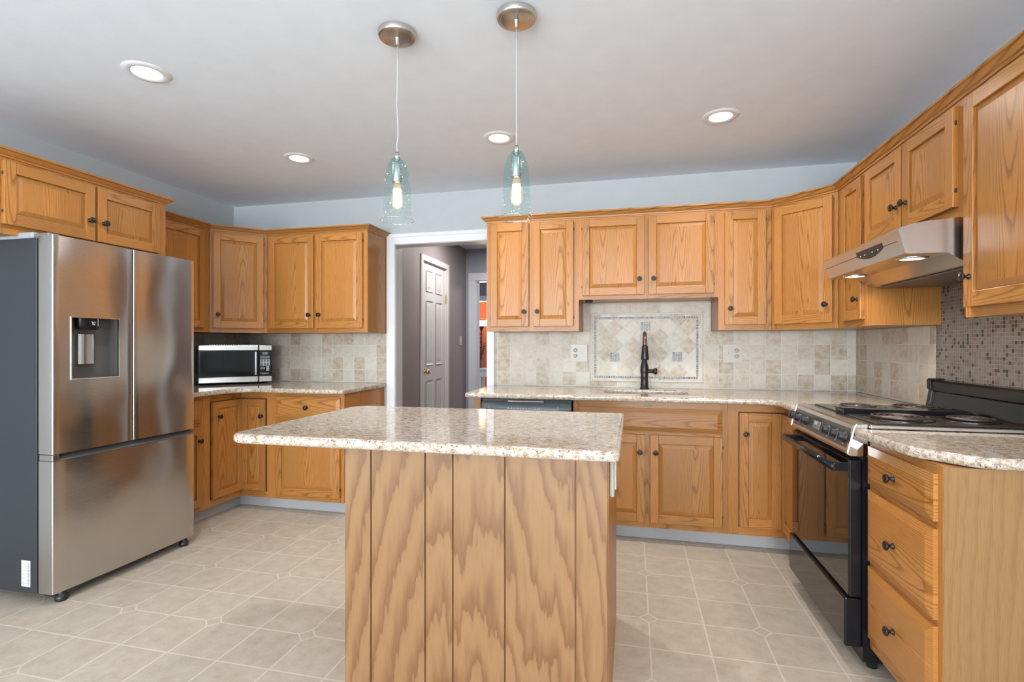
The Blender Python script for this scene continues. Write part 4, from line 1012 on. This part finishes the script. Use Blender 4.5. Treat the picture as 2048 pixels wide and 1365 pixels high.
# ------------------------------------------------------------------ range hood
HY0, HY1 = 2.147, 2.908
hd = thing('range_hood', 'stainless under-cabinet range hood with two lit lamps above the range', 'range hood', (1.22, 2.53, 1.516))
HP = [(.968, 1.566), (.946, 1.652), (.952, 1.660), (.985, 1.672), (1.04, 1.681), (1.12, 1.686), (1.153, 1.6885), (1.25, 1.6885), (1.25, 1.517), (1.165, 1.520), (1.105, 1.560), (1.09, 1.564), (.98, 1.5635)]
yprism(HP, HY0, HY1).build('hood_shell', STEELH, hd, auto=25)
MB().box((1.25, HY0 + .004, 1.517), (RX - .007, HY1 - .004, 1.6885)).build('rear_housing', FSIDE, hd)
MB().box((1.19, HY0 + .03, 1.512), (RX - .03, HY1 - .03, 1.5175)).build('filter_mesh', plain('grey mesh filter', (.22, .19, .175), .45, .7), hd)
for y in (2.27, 2.79):
    MB().lathe([(.052, 1.5632), (.052, 1.560), (.042, 1.559), (.040, 1.5625)], 24, T((1.045, y, 0))).build('lamp_ring', CHROME, hd)
    MB().lathe([(.040, 1.5615), (0, 1.5605)], 24, T((1.045, y, 0))).build('lamp_lens', HOODL, hd)
    area('hood_lamp_beam', (1.045, y, 1.553), (0, 0, 0), .06, .06, 1.6, (1, .82, .64), 'DISK', 150)
# switch strip on the sloped front
fa, fb = Vector((.968, 0, 1.566)), Vector((.946, 0, 1.652)); fs = (fb - fa).normalized(); fn = Vector((-fs.z, 0, fs.x))
def onh(y, t, d=.0): return Vector((fa.x, y, fa.z)) + fs * t + fn * d
m = MB(); N_ = 12
top = [onh(2.525 - .235 * k / N_, .068, .0012) for k in range(N_ + 1)]; bot = [onh(2.525 - .235 * k / N_, .066 - .040 * math.sin(PI * (.16 + .68 * k / N_)), .0012) for k in range(N_ + 1)]
m.face(top + bot[::-1]); sw_ = m.build('switch_strip', BLACKM, hd)
q = MB()
for y in (2.49, 2.45, 2.38, 2.33): 
    c = onh(y, .048, .0016); q.face([c + Vector((0, -.005, -.003)), c + Vector((0, .005, -.003)), c + Vector((0, .005, .003)), c + Vector((0, -.005, .003))])
q.build('switch_marks', INKW, sw_)
q = MB()
for a, b in ((2.53, HY1 - .012), (HY0 + .03, 2.285)): q.face([onh(a, .050, .0006), onh(b, .050, .0006), onh(b, .0525, .0006), onh(a, .0525, .0006)])
q.build('front_seam', BLACKM, hd)

# ------------------------------------------------------------------ ceiling lights
labels = ['largest looking round recessed ceiling light, in front of the cabinet above the refrigerator', 'round recessed ceiling light above the microwave corner counter', 'round recessed ceiling light behind the pendants before the doorway and sink cabinets', 'round recessed ceiling light over the corner between sink and range']
base = None
for (x, y), lb in zip(CANS[:4], labels):
    if base is None:
        base = thing('recessed_ceiling_light', lb, 'ceiling light', (x, y, CZ), group='recessed ceiling lights')
        MB().lathe([(.058, -.004), (.066, -.0085), (.088, -.006), (.097, -.0008)], 40).build('trim_ring', WHITE, base, local=True)
        MB().lathe([(.060, -.005), (.03, -.0065), (0, -.007)], 32).build('lens', LENS, base, local=True)
    else: copy_thing(base, (x, y, CZ), lb)
# pendants
def pendant(x, y, ztop, zbot, label, bend):
    p = thing('pendant_light', label, 'pendant light', (x, y, CZ), group='pendants over the island')
    M = T((x, y, CZ))
    MB().lathe([(.0745, -.001), (.0745, -.015), (.072, -.021), (.067, -.0235), (.062, -.0238), (.060, -.0228), (.056, -.0238), (.012, -.025), (.010, -.031), (.008, -.052), (.004, -.054)], 40, M).build('canopy', NICKEL, p, auto=30)
    zs = [CZ - .05, CZ - .15, CZ - .28, ztop + .09, ztop + .05, ztop + .018]
    MB().tube([(x + b, y, z) for b, z in zip(bend, zs)], .0022, 8).build('cord', plain('clear silver cord', (.52, .53, .54), .3, .0), p)
    B = T((x, y, zbot)); hh = ztop - zbot
    sh = [(.0645, 0), (.0625, .004), (.0575, .022), (.0545, .05), (.0525, .09), (.0500, .13), (.0475, .165), (.0425, .20), (.0345, .225), (.0240, hh - .010), (.016, hh - .002), (.009, hh)]
    s = MB().lathe(sh, 44).build('glass_shade', AQUA, p, local=True); s.matrix_basis = T((0, 0, zbot - CZ))
    MB().lathe([(.0636, .0005), (.0653, .0012), (.0653, .003), (.0636, .0036)], 44, B, ).build('shade_rim', glass('pale aqua rim glass ' + str(zbot), (.7, .9, .9), (.7, .9, .9), 0, 1, .1, False, .35), s)
    MB().lathe([(0, hh + .022), (.009, hh + .020), (.011, hh + .004), (.011, hh - .014), (.0, hh - .014)], 20, B).build('cap', NICKEL, p)
    MB().lathe([(.010, hh - .014), (.018, hh - .022), (.020, hh - .03), (.020, hh - .095), (.0185, hh - .10), (0, hh - .10)], 24, B).build('socket', NICKEL, p)
    zb2 = hh - .205
    bl = MB().lathe([(.0, zb2), (.010, zb2 + .002), (.019, zb2 + .010), (.023, zb2 + .028), (.0225, zb2 + .055), (.017, zb2 + .082), (.0125, zb2 + .098), (.012, zb2 + .106)], 28).build('bulb', CLEAR, p, local=True); bl.matrix_basis = T((0, 0, zbot - CZ))
    q = MB()
    for k in range(8):
        a = 2 * PI * k / 8; q.tube([(.0145 * math.cos(a), .0145 * math.sin(a), zb2 + .014), (.0115 * math.cos(a), .0115 * math.sin(a), zb2 + .080)], .0030, 6)
    q.build('filament', FILA, bl, local=True)
    l = bpy.data.lights.new('pendant_bulb_glow', 'POINT'); l.energy = 1.0; l.color = (1, .76, .46); l.shadow_soft_size = .012
    o = bpy.data.objects.new('pendant_bulb_glow', l); COL.objects.link(o); o.location = (x, y, zbot + zb2 + .045)
pendant(-.908, 1.873, 1.974, 1.722, 'aqua crackle glass pendant light hanging in front of the microwave side cabinets', [0, .001, -.002, .004, -.002, 0])
pendant(-.424, 1.873, 1.958, 1.706, 'aqua crackle glass pendant light hanging closer to the sink wall cabinets', [0, 0, 0, .001, 0, 0])
pk = thing('puck_light', 'small dark puck light under the sink wall cabinet edge', 'light', (-.30, 3.66, 1.546))
MB().lathe([(.0, 1.532), (.022, 1.532), (.026, 1.536), (.026, 1.5455), (0, 1.5455)], 20, T((-.30, 3.66, 0))).build('housing', BLACKM, pk)
